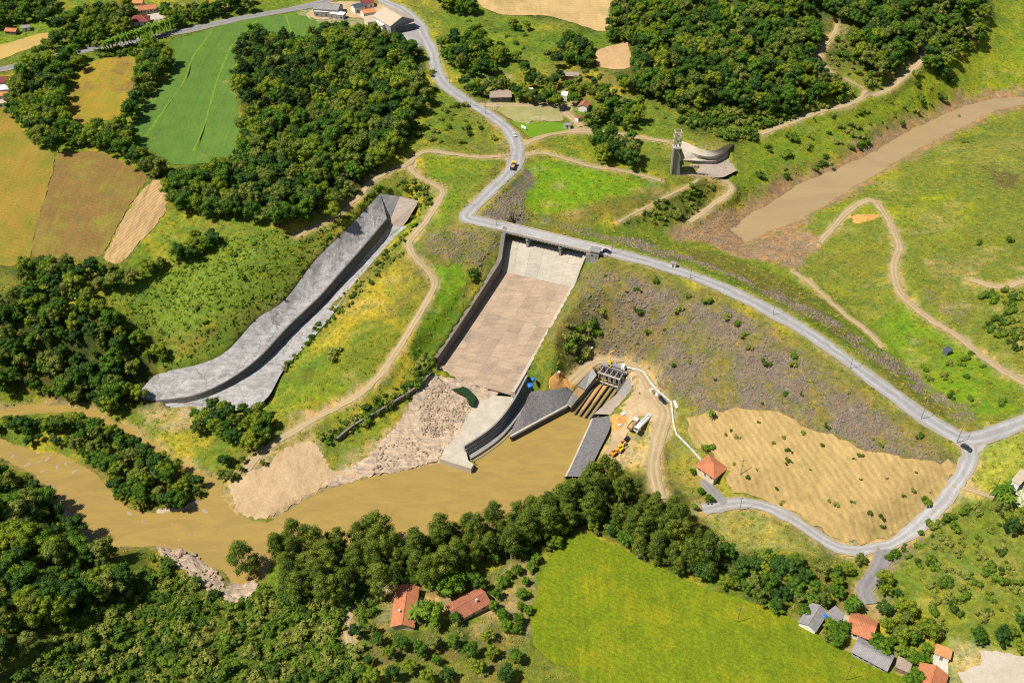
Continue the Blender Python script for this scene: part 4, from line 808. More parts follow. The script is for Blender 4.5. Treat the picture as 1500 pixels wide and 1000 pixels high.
def house(name, rpx, width, wall_h, roof, rt, wall, label, kind='gable', over=.6, group=None, cat='house', chimney=False, windows=3, z=None, length=None, ang=None):
    """rpx: the two ends of the roof's long middle line in the photo (or one point with length and angle)"""
    rise = {'gable': width*.22, 'hip': width*.28, 'mono': width*.16, 'flat': .25}[kind]
    if len(rpx) == 2:
        a, b = at(rpx, dz=wall_h+rise*.7); c = (a+b)/2; L = (Vector((a.x, a.y))-Vector((b.x, b.y))).length; rz = math.atan2(b.y-a.y, b.x-a.x)
    else: c = at(rpx, dz=wall_h+rise*.5)[0]; L = length; rz = R(ang)
    W2 = width; xs = [c.x+math.cos(rz)*sx*L/2-math.sin(rz)*sy*W2/2 for sx in (-1, 0, 1) for sy in (-1, 0, 1)]; ys = [c.y+math.sin(rz)*sx*L/2+math.cos(rz)*sy*W2/2 for sx in (-1, 0, 1) for sy in (-1, 0, 1)]
    hz = hat(xs, ys); zb = float(np.mean(hz)) if z is None else z; z0 = float(hz.min())-.6-zb
    hs = empty(name, (c.x, c.y, zb), rz, label, cat, group)
    BLD.append((c.x, c.y, max(L, W2)/2+1.0, L, W2, rz))
    l, w = L/2, W2/2; o = over; mb = MB(); mb.box((0, 0, z0), L, W2, wall_h-z0)
    if kind == 'gable':
        for s in (-1, 1): mb.add([(s*l, -w, wall_h), (s*l, w, wall_h), (s*l, 0, wall_h+rise)], [(0, 1, 2) if s > 0 else (1, 0, 2)])
    mb.obj('wall', wall, hs)
    th = .16; e = -o*rise/w*.9
    if kind == 'gable':
        for s in (-1, 1):
            y1 = s*(w+o); q_ = [(-l-o, 0, wall_h+rise+.02), (l+o, 0, wall_h+rise+.02), (l+o, y1, wall_h+e), (-l-o, y1, wall_h+e)]
            v = [Vector(k) for k in q_]+[Vector(k)+Vector((0, 0, th)) for k in q_]; f = [(0, 1, 2, 3), (7, 6, 5, 4), (0, 4, 5, 1), (1, 5, 6, 2), (2, 6, 7, 3), (3, 7, 4, 0)]
            mesh_obj('roof', v, f if s < 0 else [g[::-1] for g in f], roof, hs)
        mesh_obj('ridge_cap', *box((0, 0, wall_h+rise+.08), L+2*o+.1, .45, .16), roof, hs)
    elif kind == 'hip':
        r_ = max(L-W2, .2)/2; v = [(-l-o, -w-o, wall_h+e), (l+o, -w-o, wall_h+e), (l+o, w+o, wall_h+e), (-l-o, w+o, wall_h+e), (-r_, 0, wall_h+rise), (r_, 0, wall_h+rise)]
        v = v+[(x, y, zz-th) for x, y, zz in v[:4]]
        mesh_obj('roof', v, [(0, 1, 5, 4), (1, 2, 5), (2, 3, 4, 5), (3, 0, 4), (6, 7, 1, 0), (7, 8, 2, 1), (8, 9, 3, 2), (9, 6, 0, 3), (9, 8, 7, 6)], roof, hs)
        mb = MB()
        for i, j in ((0, 4), (1, 5), (2, 5), (3, 4), (4, 5)): mb.tube(v[i], v[j], .16, n=5)
        mb.obj('hip_cap', rt_cap, hs)
    else:
        hi = wall_h+(rise if kind == 'mono' else .05); v = [(-l-o, -w-o, wall_h+.03), (l+o, -w-o, wall_h+.03), (l+o, w+o, hi+.03), (-l-o, w+o, hi+.03)]
        v = [Vector(k) for k in v]+[Vector(k)+Vector((0, 0, th)) for k in v]; mesh_obj('roof', v, [(3, 2, 1, 0), (4, 5, 6, 7), (0, 1, 5, 4), (1, 2, 6, 5), (2, 3, 7, 6), (3, 0, 4, 7)], roof, hs)
        if kind == 'mono': mesh_obj('gable_infill', [(-l, -w, wall_h), (-l, w, wall_h), (-l, w, hi), (l, -w, wall_h), (l, w, wall_h), (l, w, hi)], [(0, 2, 1), (3, 4, 5), (1, 2, 5, 4)], wall, hs)
    for s in (-1, 1):     # openings on both long sides
        n = max(1, windows)
        for k in range(n):
            x = -l+L*(k+.5)/n; y = s*(w+.02)
            if k == n//2 and s < 0: mesh_obj('door', *box((x, y, 0), .95, .08, min(2.1, wall_h-.2)), M_wood, hs)
            else:
                wd = mesh_obj('window', *box((x, y, .95), 1.3, .06, min(1.1, wall_h-1.2)), M_glass, hs)
                mesh_obj('sill', *box((x, y+s*.02, .83), 1.6, .2, .1), M_pale, wd)
    if chimney: mesh_obj('chimney', *box((l*.4, -w*.4, wall_h), .6, .6, rise+1.0), M_white, hs)
    return hs
rt_cap = RF['tile']
T_ = RF
house('hip_roofed_house', [(1043, 681)], 8.4, 3.2, T_['tile'], 0, WL['cream'], 'square house with orange hipped tile roof beside the stubble field', 'hip', .8, length=9.6, ang=-48)
house('farmhouse', px("597,859 589,912"), 8.0, 3.0, T_['tile'], 0, WL['cream'], 'long farmhouse with orange tiled gable roof beside a looping dirt path', chimney=True)
house('farmhouse', px("662,893 709,870"), 7.6, 3.0, T_['oldtile'], 0, WL['cream'], 'farmhouse with weathered red tile roof next to a big dark tree', chimney=True)
house('cottage', px("1200,889 1184,913"), 6.2, 2.8, T_['fibro'], 0, WL['white'], 'small house with plain grey sheet roof at the pasture edge', 'gable', .5)
house('shed', [(1224, 900)], 4.6, 2.6, T_['fibro'], 0, WL['grey'], 'small square grey roofed shed beside the lane end', 'mono', .3, cat='shed', length=5.2, ang=35, windows=1)
house('village_house', px("1246,906 1281,919"), 8.6, 3.0, T_['tile'], 0, WL['white'], 'white walled house with bright orange tile roof near the palm', chimney=False, windows=4)
house('lean_to', [(1243, 913)], 4.2, 2.3, T_['beige'], 0, WL['cream'], 'beige roofed lean-to built against the orange roofed house', 'mono', .2, cat='shed', length=5.5, ang=60, windows=1)
house('barn', px("1255,943 1305,966"), 6.6, 2.7, T_['fibro'], 0, WL['grey'], 'long low barn with stained grey sheet roof beside the pasture', cat='barn', windows=6)
house('shed', [(1324, 973)], 4.0, 2.2, T_['brownf'], 0, WL['wood'], 'little wooden shed with grey brown roof past the barn', 'mono', .3, cat='shed', length=4.4, ang=-30, windows=1)
house('cottage', px("1370,977 1362,1002"), 8.6, 3.0, T_['tile'], 0, WL['white'], 'white cottage with orange gable roof beside the concrete yard')
house('garage', [(1382, 954)], 3.6, 2.4, T_['orange'], 0, WL['white'], 'tiny orange tiled garage at the end of the concrete yard', 'mono', .3, cat='shed', length=5.0, ang=-28, windows=1)
t = NT('grass block paving'); mp_ = t.n('Mapping', Vector=t.pos(), Rotation=(0, 0, .7)); ck = t.n('TexChecker', Vector=mp_.outputs[0], Scale=1.3).outputs['Fac']
M_chk = t.fin(t.mix(1., t.mix(ck, (.16, .20, .05), (.48, .44, .36)), t.grey(t.rng(t.noise(1.2, 5, .7), .3, .7, .8, 1.15)), 'MULTIPLY'), .9)
drape('paved_yard', px('1487,716 1502,702 1530,700 1530,752 1500,748 1486,736'), M_chk, .14)
drape('concrete_yard', px("1371,957 1388,965 1388,992 1380,990 1366,975"), M_pale, .12)
house('roadside_shelter', px("1484,714 1505,684"), 3.2, 2.6, T_['beige'], 0, WL['white'], 'narrow pale roadside building beside patterned paving', 'flat', .2, cat='building', windows=5)
house('long_farmhouse', px("718,137 748,137"), 7.4, 2.8, T_['brownf'], 0, WL['dark'], 'long farmhouse with grey brown roof above the football pitch', 'mono', .5, windows=5)  # wall tone carries the shade of the porch front
house('hut', [(837, 107)], 6.0, 2.6, T_['brownf'], 0, WL['wood'], 'brown roofed hut between trees on the green hillside', 'gable', .5, length=9, ang=-5)
house('cottage', [(856, 151)], 5.6, 3.0, T_['oldtile'], 0, WL['white'], 'white cottage with brown roof at the dirt lane corner', 'gable', .4, length=6.5, ang=70)
house('outbuilding', [(827, 137)], 4.0, 2.8, T_['white'], 0, WL['white'], 'white outbuilding among the garden trees of the farm', 'flat', .1, length=6.5, ang=80, windows=2)
house('kiosk', [(831, 181)], 2.8, 2.5, T_['fibro'], 0, WL['white'], 'white kiosk with grey roof on the corner of the lawn', 'gable', .3, length=3.8, ang=0, windows=1, cat='kiosk')
house('shed', [(847, 171)], 2.6, 2.3, T_['oldtile'], 0, WL['white'], 'tiny white shed beside the sloping dirt lane', 'gable', .2, length=3.4, ang=50, windows=1, cat='shed')
house('water_tower_hut', [(778, 130)], 2.0, 4.0, T_['white'], 0, WL['white'], 'tall narrow white hut in the farm garden', 'flat', .1, length=2.2, ang=10, windows=1, cat='hut')
house('roadside_house', px("203,10 227,7"), 7.5, 3.0, T_['tile'], 0, WL['cream'], 'long orange roofed house facing a sandy yard across the highway', windows=5)
house('roadside_house', [(204, 25)], 9.0, 3.2, T_['maroon'], 0, WL['white'], 'maroon hip roofed house beside the highway palms', 'hip', .6, length=11.5, ang=5)
house('shed', [(202, 2)], 5.0, 2.6, T_['orange'], 0, WL['cream'], 'small orange shed behind the long roadside house', 'gable', .3, length=7, ang=0, windows=1, cat='shed')
house('hut', [(17, 43)], 5.0, 2.4, T_['tile'], 0, WL['wood'], 'orange roofed hut on the grass above the ochre pond', 'gable', .4, length=7.5, ang=-8, windows=2)
house('hut', [(37, 38)], 4.4, 2.4, T_['fibro'], 0, WL['white'], 'grey roofed hut on the grass above the ochre pond', 'gable', .4, length=5.0, ang=20, windows=1)
house('village_house', [(9, 115)], 8.0, 3.2, T_['maroon'], 0, WL['white'], 'white house under maroon roof below the highway', 'gable', .5, length=13, ang=12)
house('village_house', [(6, 128)], 5.0, 3.0, T_['white'], 0, WL['white'], 'white roofed house beside the dark wood', 'mono', .3, length=6, ang=10, windows=2)
house('village_house', [(3, 136)], 5.0, 3.0, T_['orange'], 0, WL['white'], 'orange roofed house below the white roofed one', 'gable', .4, length=6.5, ang=10, windows=2)
house('village_house', [(5, 147)], 5.0, 3.0, T_['beige'], 0, WL['white'], 'beige roofed white house at the end of the row', 'gable', .4, length=6, ang=5, windows=2)
house('warehouse', px("563,12 589,29"), 19, 5.5, T_['beige'], 0, WL['grey'], 'large beige roofed warehouse at the bend of the access road', 'gable', .4, cat='warehouse', windows=6)
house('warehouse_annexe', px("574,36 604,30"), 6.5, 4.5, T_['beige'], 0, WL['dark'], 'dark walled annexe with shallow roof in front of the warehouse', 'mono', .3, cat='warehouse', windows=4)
house('factory_shed', [(559, 31)], 6.0, 4.0, T_['white'], 0, WL['white'], 'bright white roofed shed beside the big warehouse', 'mono', .3, cat='shed', length=12, ang=-55, windows=2)
house('factory_shed', [(543, 28)], 8.0, 3.5, T_['beige'], 0, WL['cream'], 'beige roofed shed next to the bright white one', 'mono', .3, cat='shed', length=7, ang=25, windows=2)
house('factory_shed', [(539, 15)], 7.0, 3.5, T_['orange'], 0, WL['white'], 'rusty orange roofed shed in the factory yard', 'gable', .3, cat='shed', length=9, ang=25, windows=2)
house('factory_hall', [(480, 8)], 11, 4.5, T_['fibro'], 0, WL['grey'], 'grey gabled factory hall beside the highway', 'gable', .3, cat='warehouse', length=18, ang=-10, windows=4)
house('factory_shed', [(472, 15)], 5.0, 3.6, T_['white'], 0, WL['grey'], 'white roofed shed in front of the grey hall', 'mono', .2, cat='shed', length=10, ang=-8, windows=3)
house('factory_shed', [(494, 19)], 4.0, 3.2, T_['white'], 0, WL['grey'], 'long white lean-to beyond the end of the grey hall', 'mono', .2, cat='shed', length=11, ang=-20, windows=3)
house('factory_shed', [(524, 7)], 6.0, 4.0, T_['blue'], 0, WL['white'], 'dark blue roofed shed among the factory yard trees', 'gable', .3, cat='shed', length=8, ang=35, windows=2)
house('factory_shed', [(537, 2)], 6.0, 3.4, T_['maroon'], 0, WL['white'], 'maroon roofed shed behind the dark blue one', 'gable', .3, cat='shed', length=9, ang=20, windows=2)
house('control_cabin', [(872, 369)], 4.0, 4.2, T_['fibro'], 0, WL['grey'], 'small grey control cabin at the bridge end of the crest road', 'flat', .5, length=4.4, ang=-18, windows=2, cat='cabin', z=CRZ-1.0)
house('gauge_hut', [(987, 384)], 2.2, 2.6, T_['fibro'], 0, WL['white'], 'tiny white gauge hut on the crest road verge', 'gable', .2, length=2.4, ang=-20, windows=1, cat='hut')
house('site_hut', [(1389, 512)], 2.6, 2.2, T_['blue'], 0, WL['dark'], 'dark little shed alone on the bright green slope', 'mono', .1, length=3.4, ang=30, windows=1, cat='shed')

# ------------------------------------------------------------------ vehicles
def wheels(par, xs, y, r, w=.3):
    for x in xs:
        for s in (-1, 1):
            t = MB().tube((x, s*y-w/2*s, r), (x, s*y+w/2*s, r), r, n=12).obj('wheel', M_black, par); MB().tube((x, s*y+w/2*s, r), (x, s*y+w/2*s+.02*s, r), r*.55, n=8).obj('rim', M_steel, t)
def prof(name, pts, w, mat, par, w2=None):
    """side profile extruded across, optionally narrower at the top"""
    zs = [p_[1] for p_ in pts]; lo, hi = min(zs), max(zs); n = len(pts); v = []
    for s in (-1, 1):
        for x, z in pts: k = (z-lo)/(hi-lo+1e-6); v.append((x, s*(w+((w2 or w)-w)*k)/2, z))
    f = [tuple(range(n)), tuple(range(2*n-1, n-1, -1))]+[(i, n+i, n+(i+1) % n, (i+1) % n) for i in range(n)]
    return mesh_obj(name, v, f, mat, par)
def place(name, p0, p1, label, cat, road_z=.35):
    a, b = at([p0, p1]); c = (a+b)/2; o = empty(name, (c.x, c.y, float(hat(c.x, c.y))+road_z), math.atan2(b.y-a.y, b.x-a.x), label, cat); return o
def car(p0, p1, paint_, label, rz=.35):
    o = place('car', p0, p1, label, 'car', rz)
    prof('body', [(-2.1, .35), (2.1, .35), (2.15, .75), (1.0, .95), (-2.1, .95), (-2.15, .7)], 1.75, paint_, o)
    prof('cabin', [(-1.9, .95), (.95, .95), (.35, 1.48), (-1.45, 1.48)], 1.65, M_glass, o, 1.3); mesh_obj('roof', *box((-.55, 0, 1.48), 1.9, 1.3, .05), paint_, o)
    wheels(o, (-1.3, 1.3), .8, .33, .2)
    for s in (-1, 1): mesh_obj('headlight', *box((2.13, s*.6, .62), .06, .3, .14), M_white, o); mesh_obj('tail_light', *box((-2.14, s*.65, .62), .06, .25, .14), M_red, o)
    return o
car((751, 194), (756, 205), M_white, 'white car driving on the gravel access road')
car((885, 369), (893, 371.5), M_navy, 'dark blue car parked beside the control cabin', .35)
car((967, 585), (974, 592), M_navy, 'dark blue car parked by the white pipe in the works yard', .35)
car((1410, 654), (1419, 661), flat_mat('dark grey paint', (.05, .05, .055), .3, .2, .5), 'dark car parked on the verge at the road junction', .35)
def truck(p0, p1, label, cabm, bodym, kind, L=7.5, road_z=.35):
    o = place('truck', p0, p1, label, 'truck', road_z); h = L/2
    mesh_obj('chassis', *box((0, 0, .6), L, .9, .3), M_steel, o); wheels(o, (-h+1.0, -h+2.2, h-1.1), 1.0, .5, .35)
    cb = prof('cab', [(h-2.0, .7), (h, .7), (h, 1.7), (h-.35, 2.7), (h-2.0, 2.7)], 2.3, cabm, o)
    prof('windscreen', [(h+.02, 1.75), (h+.03, 1.72), (h-.30, 2.6), (h-.33, 2.6)], 2.0, M_glass, cb)
    for s in (-1, 1): mesh_obj('headlight', *box((h+.03, s*.8, .85), .06, .35, .2), M_white, cb)
    if kind == 'dump':
        mb = MB(); l = L-2.4; x0 = -h+l/2
        mb.box((x0, 0, .95), l, 2.4, .12).box((x0, 1.16, 1.0), l, .1, 1.1).box((x0, -1.16, 1.0), l, .1, 1.1).box((x0-l/2+.05, 0, 1.0), .1, 2.3, 1.1).box((x0+l/2-.05, 0, 1.0), .1, 2.3, 1.4); mb.obj('tipper_body', bodym, o)
        mesh_obj('load', [(x0-l/2+.2, -1, 1.7), (x0+l/2-.2, -1, 1.7), (x0+l/2-.2, 1, 1.7), (x0-l/2+.2, 1, 1.7), (x0, 0, 2.3)], [(0, 1, 4), (1, 2, 4), (2, 3, 4), (3, 0, 4)], M_bare, o)
    if kind == 'flat':
        mesh_obj('flatbed', *box((-1.1, 0, .95), L-2.4, 2.4, .2), bodym, o)
    if kind == 'tank':
        l = L-2.5; mb = MB(); n = 14; r_ = 1.25; x0 = -h; v = []
        for x, k in ((x0, .75), (x0+.3, 1), (x0+l-.3, 1), (x0+l, .75)): v += [(x, math.cos(2*math.pi*i/n)*r_*k, 2.2+math.sin(2*math.pi*i/n)*r_*k*.9) for i in range(n)]
        f = [(a*n+i, a*n+(i+1) % n, (a+1)*n+(i+1) % n, (a+1)*n+i) for a in range(3) for i in range(n)]+[tuple(range(n))[::-1], tuple(range(3*n, 4*n))]
        mesh_obj('tank', v, f, bodym, o, True); mesh_obj('walkway', *box((x0+l/2, 0, 3.3), l*.7, .5, .08), M_steel, o)
        for k in range(3): MB().tube((x0+l*(.25+.25*k), 0, 3.3), (x0+l*(.25+.25*k), 0, 3.55), .28, n=8).obj('hatch', M_steel, o)
    return o
truck((750, 251), (754, 242), 'dark truck with yellow load on the access road bend', M_yellow, flat_mat('dark tipper', (.05, .05, .05)), 'dump', 7.0)
truck((949, 612), (934, 635), 'long white tanker truck parked in the works yard', M_white, M_white, 'tank', 12.0, .3)
truck((923, 632), (931, 617), 'tipper truck with white cab and rusty body beside the tanker', M_white, flat_mat('rusty body', (.30, .15, .07), .9), 'dump', 7.5, .3)
o = truck((885, 532), (915, 547), 'crane truck with yellow folding boom working beside the outlet', M_white, M_steel, 'flat', 9.5, 1.2)
o.location = oq(Wd/2+.5, -7.9, 7.42); o.rotation_euler = (0, 0, wrz)
cr = MB().box((-3.6, 0, 1.1), 1.4, 1.4, 1.5).obj('crane_turret', M_yellow, o)
mb = MB().tube((-3.6, 0, 2.4), (-4.6, 1.2, 6.2), .38, .32, 6).tube((-4.6, 1.2, 6.2), (-3.0, 1.9, 8.2), .3, .24, 6).tube((-3.0, 1.9, 8.2), (-1.6, 2.3, 6.8), .2, .16, 6); mb.obj('crane_boom', M_yellow, o)
for s in (-1, 1): MB().box((-2.4, s*1.7, .0), .3, 1.2, .9).obj('outrigger', M_yellow, o)
def excavator(p0, p1, label, paint_, kind):
    o = place('digger' if kind != 'roller' else 'road_roller', p0, p1, label, 'digger' if kind != 'roller' else 'roller', .1)
    if kind == 'roller':
        for x in (-1.4, 1.4): MB().tube((x, -1, .7), (x, 1, .7), .7, n=14).obj('drum', M_steel, o)
        prof('body', [(-1.8, .9), (1.8, .9), (1.7, 1.7), (-1.7, 1.5)], 1.5, paint_, o)
    else:
        for s in (-1, 1): prof('track', [(-1.6, .1), (1.6, .1), (1.8, .45), (1.6, .85), (-1.6, .85), (-1.8, .45)], .5, M_black, o).location = (0, s*1.0, 0)
        prof('house', [(-1.7, .95), (1.2, .95), (1.2, 1.7), (-1.7, 1.9)], 2.2, paint_, o)
        MB().tube((1.0, -.4, 1.5), (2.8, -.4, 3.4), .26, .2, 6).tube((2.8, -.4, 3.4), (4.0, -.4, 1.4), .18, .15, 6).obj('arm', paint_, o); prof('bucket', [(3.7, .5), (4.3, .6), (4.4, 1.4), (3.8, 1.5)], .9, M_steel, o)
    prof('cab', [(-.4, 1.6), (.9, 1.6), (.8, 2.7), (-.3, 2.7)], 1.0, M_glass, o).location = (0, .45, 0); mesh_obj('cab_roof', *box((.25, .45, 2.7), 1.35, 1.1, .1), paint_, o); return o
excavator((905, 664), (912, 656), 'bright yellow digger parked at the edge of the trees', M_yellow, 'dig')
excavator((895, 669), (902, 663), 'orange digger parked nearest the wood beside the pool', M_orange, 'dig')
excavator((909, 655), (915, 650), 'orange road roller parked behind the yellow digger', M_orange, 'roller')
o = place('fuel_bowser', (915, 648), (920, 642), 'dark blue fuel bowser trailer parked behind the road roller', 'trailer', .1)
MB().tube((-1.2, 0, 1.3), (1.2, 0, 1.3), .85, n=14).obj('tank', M_navy, o); mesh_obj('frame', *box((0, 0, .4), 3.0, 1.4, .15), M_steel, o); wheels(o, (0,), .85, .4, .2); MB().tube((1.4, 0, .5), (2.4, 0, .45), .06).obj('drawbar', M_steel, o)
for k, (a, b, r_) in enumerate(((777, 567, 1.5), (781, 557, 1.1))):
    c = at([(a, b)])[0]; o = empty('water_tank', c, 0, ('larger' if k == 0 else 'smaller')+' round blue water tank beside the spillway guide wall', 'tank', 'blue water tanks')
    MB().tube((0, 0, 0), (0, 0, r_*1.1), r_*.85, r_, 14).obj('body', M_blue, o, False); MB().tube((0, 0, r_*1.1), (0, 0, r_*1.35), r_*1.03, r_*.55, 14).obj('lid', M_blue, o)
c = at([(1206, 909)])[0]; o = empty('water_tank', c+Vector((0, 0, 0)), 0, 'blue water tank raised between the grey roofed house and shed', 'tank'); MB().tube((0, 0, 2.2), (0, 0, 3.4), .8, .95, 12).obj('body', M_blue, o); MB().box((0, 0, 0), 1.6, 1.6, 2.2).obj('stand', M_conc, o); MB().tube((0, 0, 3.4), (0, 0, 3.6), .97, .5, 12).obj('lid', M_blue, o)

# ------------------------------------------------------------------ white pipe round the works
pts = at(px("912,537 926,540 942,544 950,556 962,571 974,581 983,589 985,605 987,622 991,636 1001,646 1013,658 1027,674"), dz=.6)
pp = smooth(pts, 3); pc = empty('white_pipeline', pp[0], 0, 'white pipeline snaking from the outlet works to the hipped house', 'pipe')
rel(MB().path([Vector((p_.x, p_.y, float(hat(p_.x, p_.y))+.75)) for p_ in pp], .42, 8).obj('pipe', flat_mat('dull white pipe', (.60, .59, .56)), None, True), pc)
for k in range(2, len(pp), 4): rel(MB().box((pp[k].x, pp[k].y, float(hat(pp[k].x, pp[k].y))-.3), .5, .9, .7).obj('saddle', M_conc), pc)
a, b = at(px("988,588 992,598"), dz=.3); tag(MB().tube(a+Vector((0, 0, .3)), b+Vector((0, 0, .3)), .7, n=10).obj('spare_pipe', M_white, None, True), 'short spare white pipe lying on the grass beside the pipeline', 'pipe')
for k, (a, b) in enumerate(px("954,573 958,577 962,579 966,582")):
    c = at([(a, b)])[0]; tag(MB().box(c, 1.6, 1.1, 1.0+.3*(k % 2), .6+k).box(c+Vector((0, 0, 1.0+.3*(k % 2))), 1.2, .7, .4, .6+k).obj('material_pile', [M_white, M_wood, M_white, M_wood][k]), ['white sacks heaped', 'timber offcuts stacked', 'white crate standing', 'wooden crate standing'][k]+' beside the pipe in the works yard', 'pile', 'materials along the pipe')

# ------------------------------------------------------------------ poles, goals, signs
def pole(name, base, h, label, kind, group, rz=0):
    c = at([base])[0]; o = empty(name, c, rz, label, 'pole' if kind != 'lamp' else 'lamp', group)
    MB().tube((0, 0, -.3), (0, 0, h), .16, .11, 7).obj('post', M_conc if kind != 'wood' else M_wood, o)
    if kind == 'lamp': MB().tube((0, 0, h-.2), (2.2, 0, h+.35), .07, n=5).obj('arm', M_steel, o); mesh_obj('lamp_head', *box((2.4, 0, h+.28), .8, .3, .16), M_steel, o)
    else:
        mesh_obj('crossarm', *box((0, 0, h-.7), 2.4, .14, .16), M_wood, o)
        for x in (-1.05, 0, 1.05): MB().tube((x, 0, h-.54), (x, 0, h-.25), .07, n=6).obj('insulator', M_white, o)
    return o
for b, l in zip(px("1011,408 1132,462 1245,540 1349,614 1401,649"), ('first lamp post past the gauge hut on the crest road', 'second lamp post past the gauge hut on the crest road', 'third lamp post past the gauge hut on the crest road', 'crest road lamp post next before the road junction', 'lamp post at the road junction beside the dark car')):
    pole('lamp_post', b, 8.5, l, 'lamp', 'lamp posts along the crest road', R(60))
pole('lamp_post', (896, 372), 8.5, 'slender lamp post beside the control cabin and dark blue car', 'lamp', 'lamp posts along the crest road', R(70))
for b, l in zip(px("735,230 732,256 680,303 658,122 683,142"), ('lamp post where the dirt track leaves the access road', 'lamp post on the verge opposite the yellow loaded truck', 'lamp post outside the sharp bend of the access road', 'lamp post by the access road near the wood', 'lamp post by the access road near the long farmhouse')): pole('lamp_post', b, 9.0, l, 'lamp', 'lamp posts along the access road', R(0))
pole('lamp_post', (727, 331), 8.5, 'slender lamp post where the road meets the bridge', 'lamp', 'lamp posts along the access road', R(60))
for b, l in zip(px("689,157 711,168 1083,748"), ('concrete utility pole where the farm lane meets the access road', 'concrete utility pole beside the football pitch corner', 'concrete utility pole beside the lane near the hipped house')): pole('utility_pole', b, 8.5, l, 'conc', 'utility poles by the roads', R(30))
for b, l in ((px("1080,911")[0], 'utility pole with crossarm standing in the bright pasture'), (px("1239,996")[0], 'leaning utility pole in the pasture by the houses'), (px("1085,694")[0], 'utility pole with box on the stubble beside the hipped house'), (px("1456,721")[0], 'pale pole on the grass verge by the little footpath')):
    o = pole('utility_pole', b, 9.0, l, 'wood', 'utility poles in the fields', R(15))
def goal(p, rz, label):
    c = at([p])[0]; o = empty('football_goal', c, rz, label, 'goal', 'football goals')
    for s in (-1, 1): MB().tube((s*2.6, 0, 0), (s*2.6, 0, 2.3), .14, n=6).obj('post', M_white, o); MB().tube((s*2.6, 0, 2.3), (s*2.6, 1.6, 0), .07, n=5).obj('stay', M_white, o)
    MB().tube((-2.7, 0, 2.3), (2.7, 0, 2.3), .14, n=6).obj('crossbar', M_white, o)
goal((783, 177), R(8), 'white football goal on the worn half of the pitch')
goal((725, 159), R(70), 'white football goal beside the dirt lane end of the pitch')
c = at([(767, 190)])[0]; o = empty('billboard', c, R(-45), 'white panel sign standing on the lawn by the road', 'sign'); mesh_obj('panel', *box((0, 0, .7), 4.2, .12, 1.8), M_white, o)
for s in (-1, 1): MB().tube((s*1.6, .1, 0), (s*1.6, .1, 2.4), .07, n=5).obj('post', M_steel, o)
c = at([(773, 182)])[0]; o = empty('white_bench', c, R(20), 'small white bench on the lawn below the pitch', 'bench'); mesh_obj('seat', *box((0, 0, .45), 2.2, .5, .1), M_white, o); mesh_obj('backrest', *box((0, .25, .55), 2.2, .08, .5), M_white, o)
for s in (-1, 1): mesh_obj('leg', *box((s*.9, 0, 0), .12, .45, .45), M_conc, o)
# earth heaps
def heap(p, r_, hgt, mat, label, sx=1.0, rz=0):
    c = at([p])[0]; n = 18; m = 6; v = []; f = []
    for j in range(m+1):
        for i in range(n):
            a = 2*math.pi*i/n; k = j/m; rr = r_*(1-k)*(1+.18*math.sin(a*3+p[0])+random.uniform(-.08, .08)); x, y = rr*math.cos(a)*sx, rr*math.sin(a); x, y = x*math.cos(rz)-y*math.sin(rz), x*math.sin(rz)+y*math.cos(rz)
            g = float(hat(c.x+x, c.y+y)); v.append((x, y, g-c.z-.2+hgt*(k**.8)*(1-.1*random.random())))
    for j in range(m):
        for i in range(n): f.append((j*n+i, j*n+(i+1) % n, (j+1)*n+(i+1) % n, (j+1)*n+i))
    o = mesh_obj('earth_heap', v, f, mat); o.location = c; tag(o, label, 'heap', 'heaps of earth'); return o
M_or = soil('orange earth', (.56, .30, .085), (.46, .24, .07), (.50, .36, .2), s=.4, fine=1., vlo=.75, vhi=1.2)
heap((822, 563), 5.0, 2.6, M_or, 'orange earth heap at the track end beside the lawn', 1.5, .7); heap((906, 617), 4.2, 2.0, M_or, 'orange earth heap with white sacks beside the ramp'); heap((868, 542), 2.2, 2.6, M_or, 'orange mud pile on the corner of the outlet frame'); heap((1265, 319), 5.5, 1.8, M_or, 'orange earth heap inside the loop of the track', 1.6, .2)
tag(MB().box(at([(913, 607)])[0], 2.2, 1.4, .8, .5).obj('white_sacks', M_white), 'white sacks lying on the orange earth heap', 'sacks'); 
tag(MB().box(at([(908, 622)])[0], 2.0, 1.6, .8, .9).obj('white_sacks', M_white), 'white sacks in front of the orange earth heap', 'sacks')
for k, (a, b) in enumerate(px("817,547 865,511")):
    c = at([(a, b)])[0]; tag(MB().box(c, 1.4, 1.0, .6, .4).box(c+Vector((.6, .3, .5)), .9, 1.2, .5, .9).obj('white_blocks', M_white), ['white blocks lying on the small lawn', 'white blocks lying beside dark shrubs on the dam'][k], 'blocks')
# ------------------------------------------------------------------ vegetation: meshes
def leafmat(name, cols, trans=.30, rnd=.55):
    """leaf colours: three tones mixed by clump tint and by plant, with thin-leaf transmission"""
    t = NT(name); tint = t.n('Attribute', _attribute_name='tint').outputs['Fac']; r = t.n('ObjectInfo').outputs['Random']
    f = t.math('ADD', t.math('MULTIPLY', tint, 1-rnd), t.math('MULTIPLY', r, rnd))
    rp = t.n('ValToRGB', Fac=f); e = rp.color_ramp.elements; e[0].position = .12; e[1].position = .88
    for k, c in enumerate(cols):
        el = e[0] if k == 0 else e[len(e)-1] if k == len(cols)-1 else e.new(.12+.76*k/(len(cols)-1)); el.color = (*c, 1)
    col = t.mix(1., rp.outputs[0], t.grey(t.rng(t.noise(1.3, 3, .7), .3, .7, 1.1, 1.8)), 'MULTIPLY')
    t.fin(col, .75); tr = t.n('BsdfTranslucent', Color=t.mix(1., col, (1.2, 1.25, .6), 'MULTIPLY')); mx = t.n('MixShader', Fac=trans)
    t.t.links.new(t.b.outputs[0], mx.inputs[1]); t.t.links.new(tr.outputs[0], mx.inputs[2]); t.t.links.new(mx.outputs[0], t.out.inputs[0]); return t.m
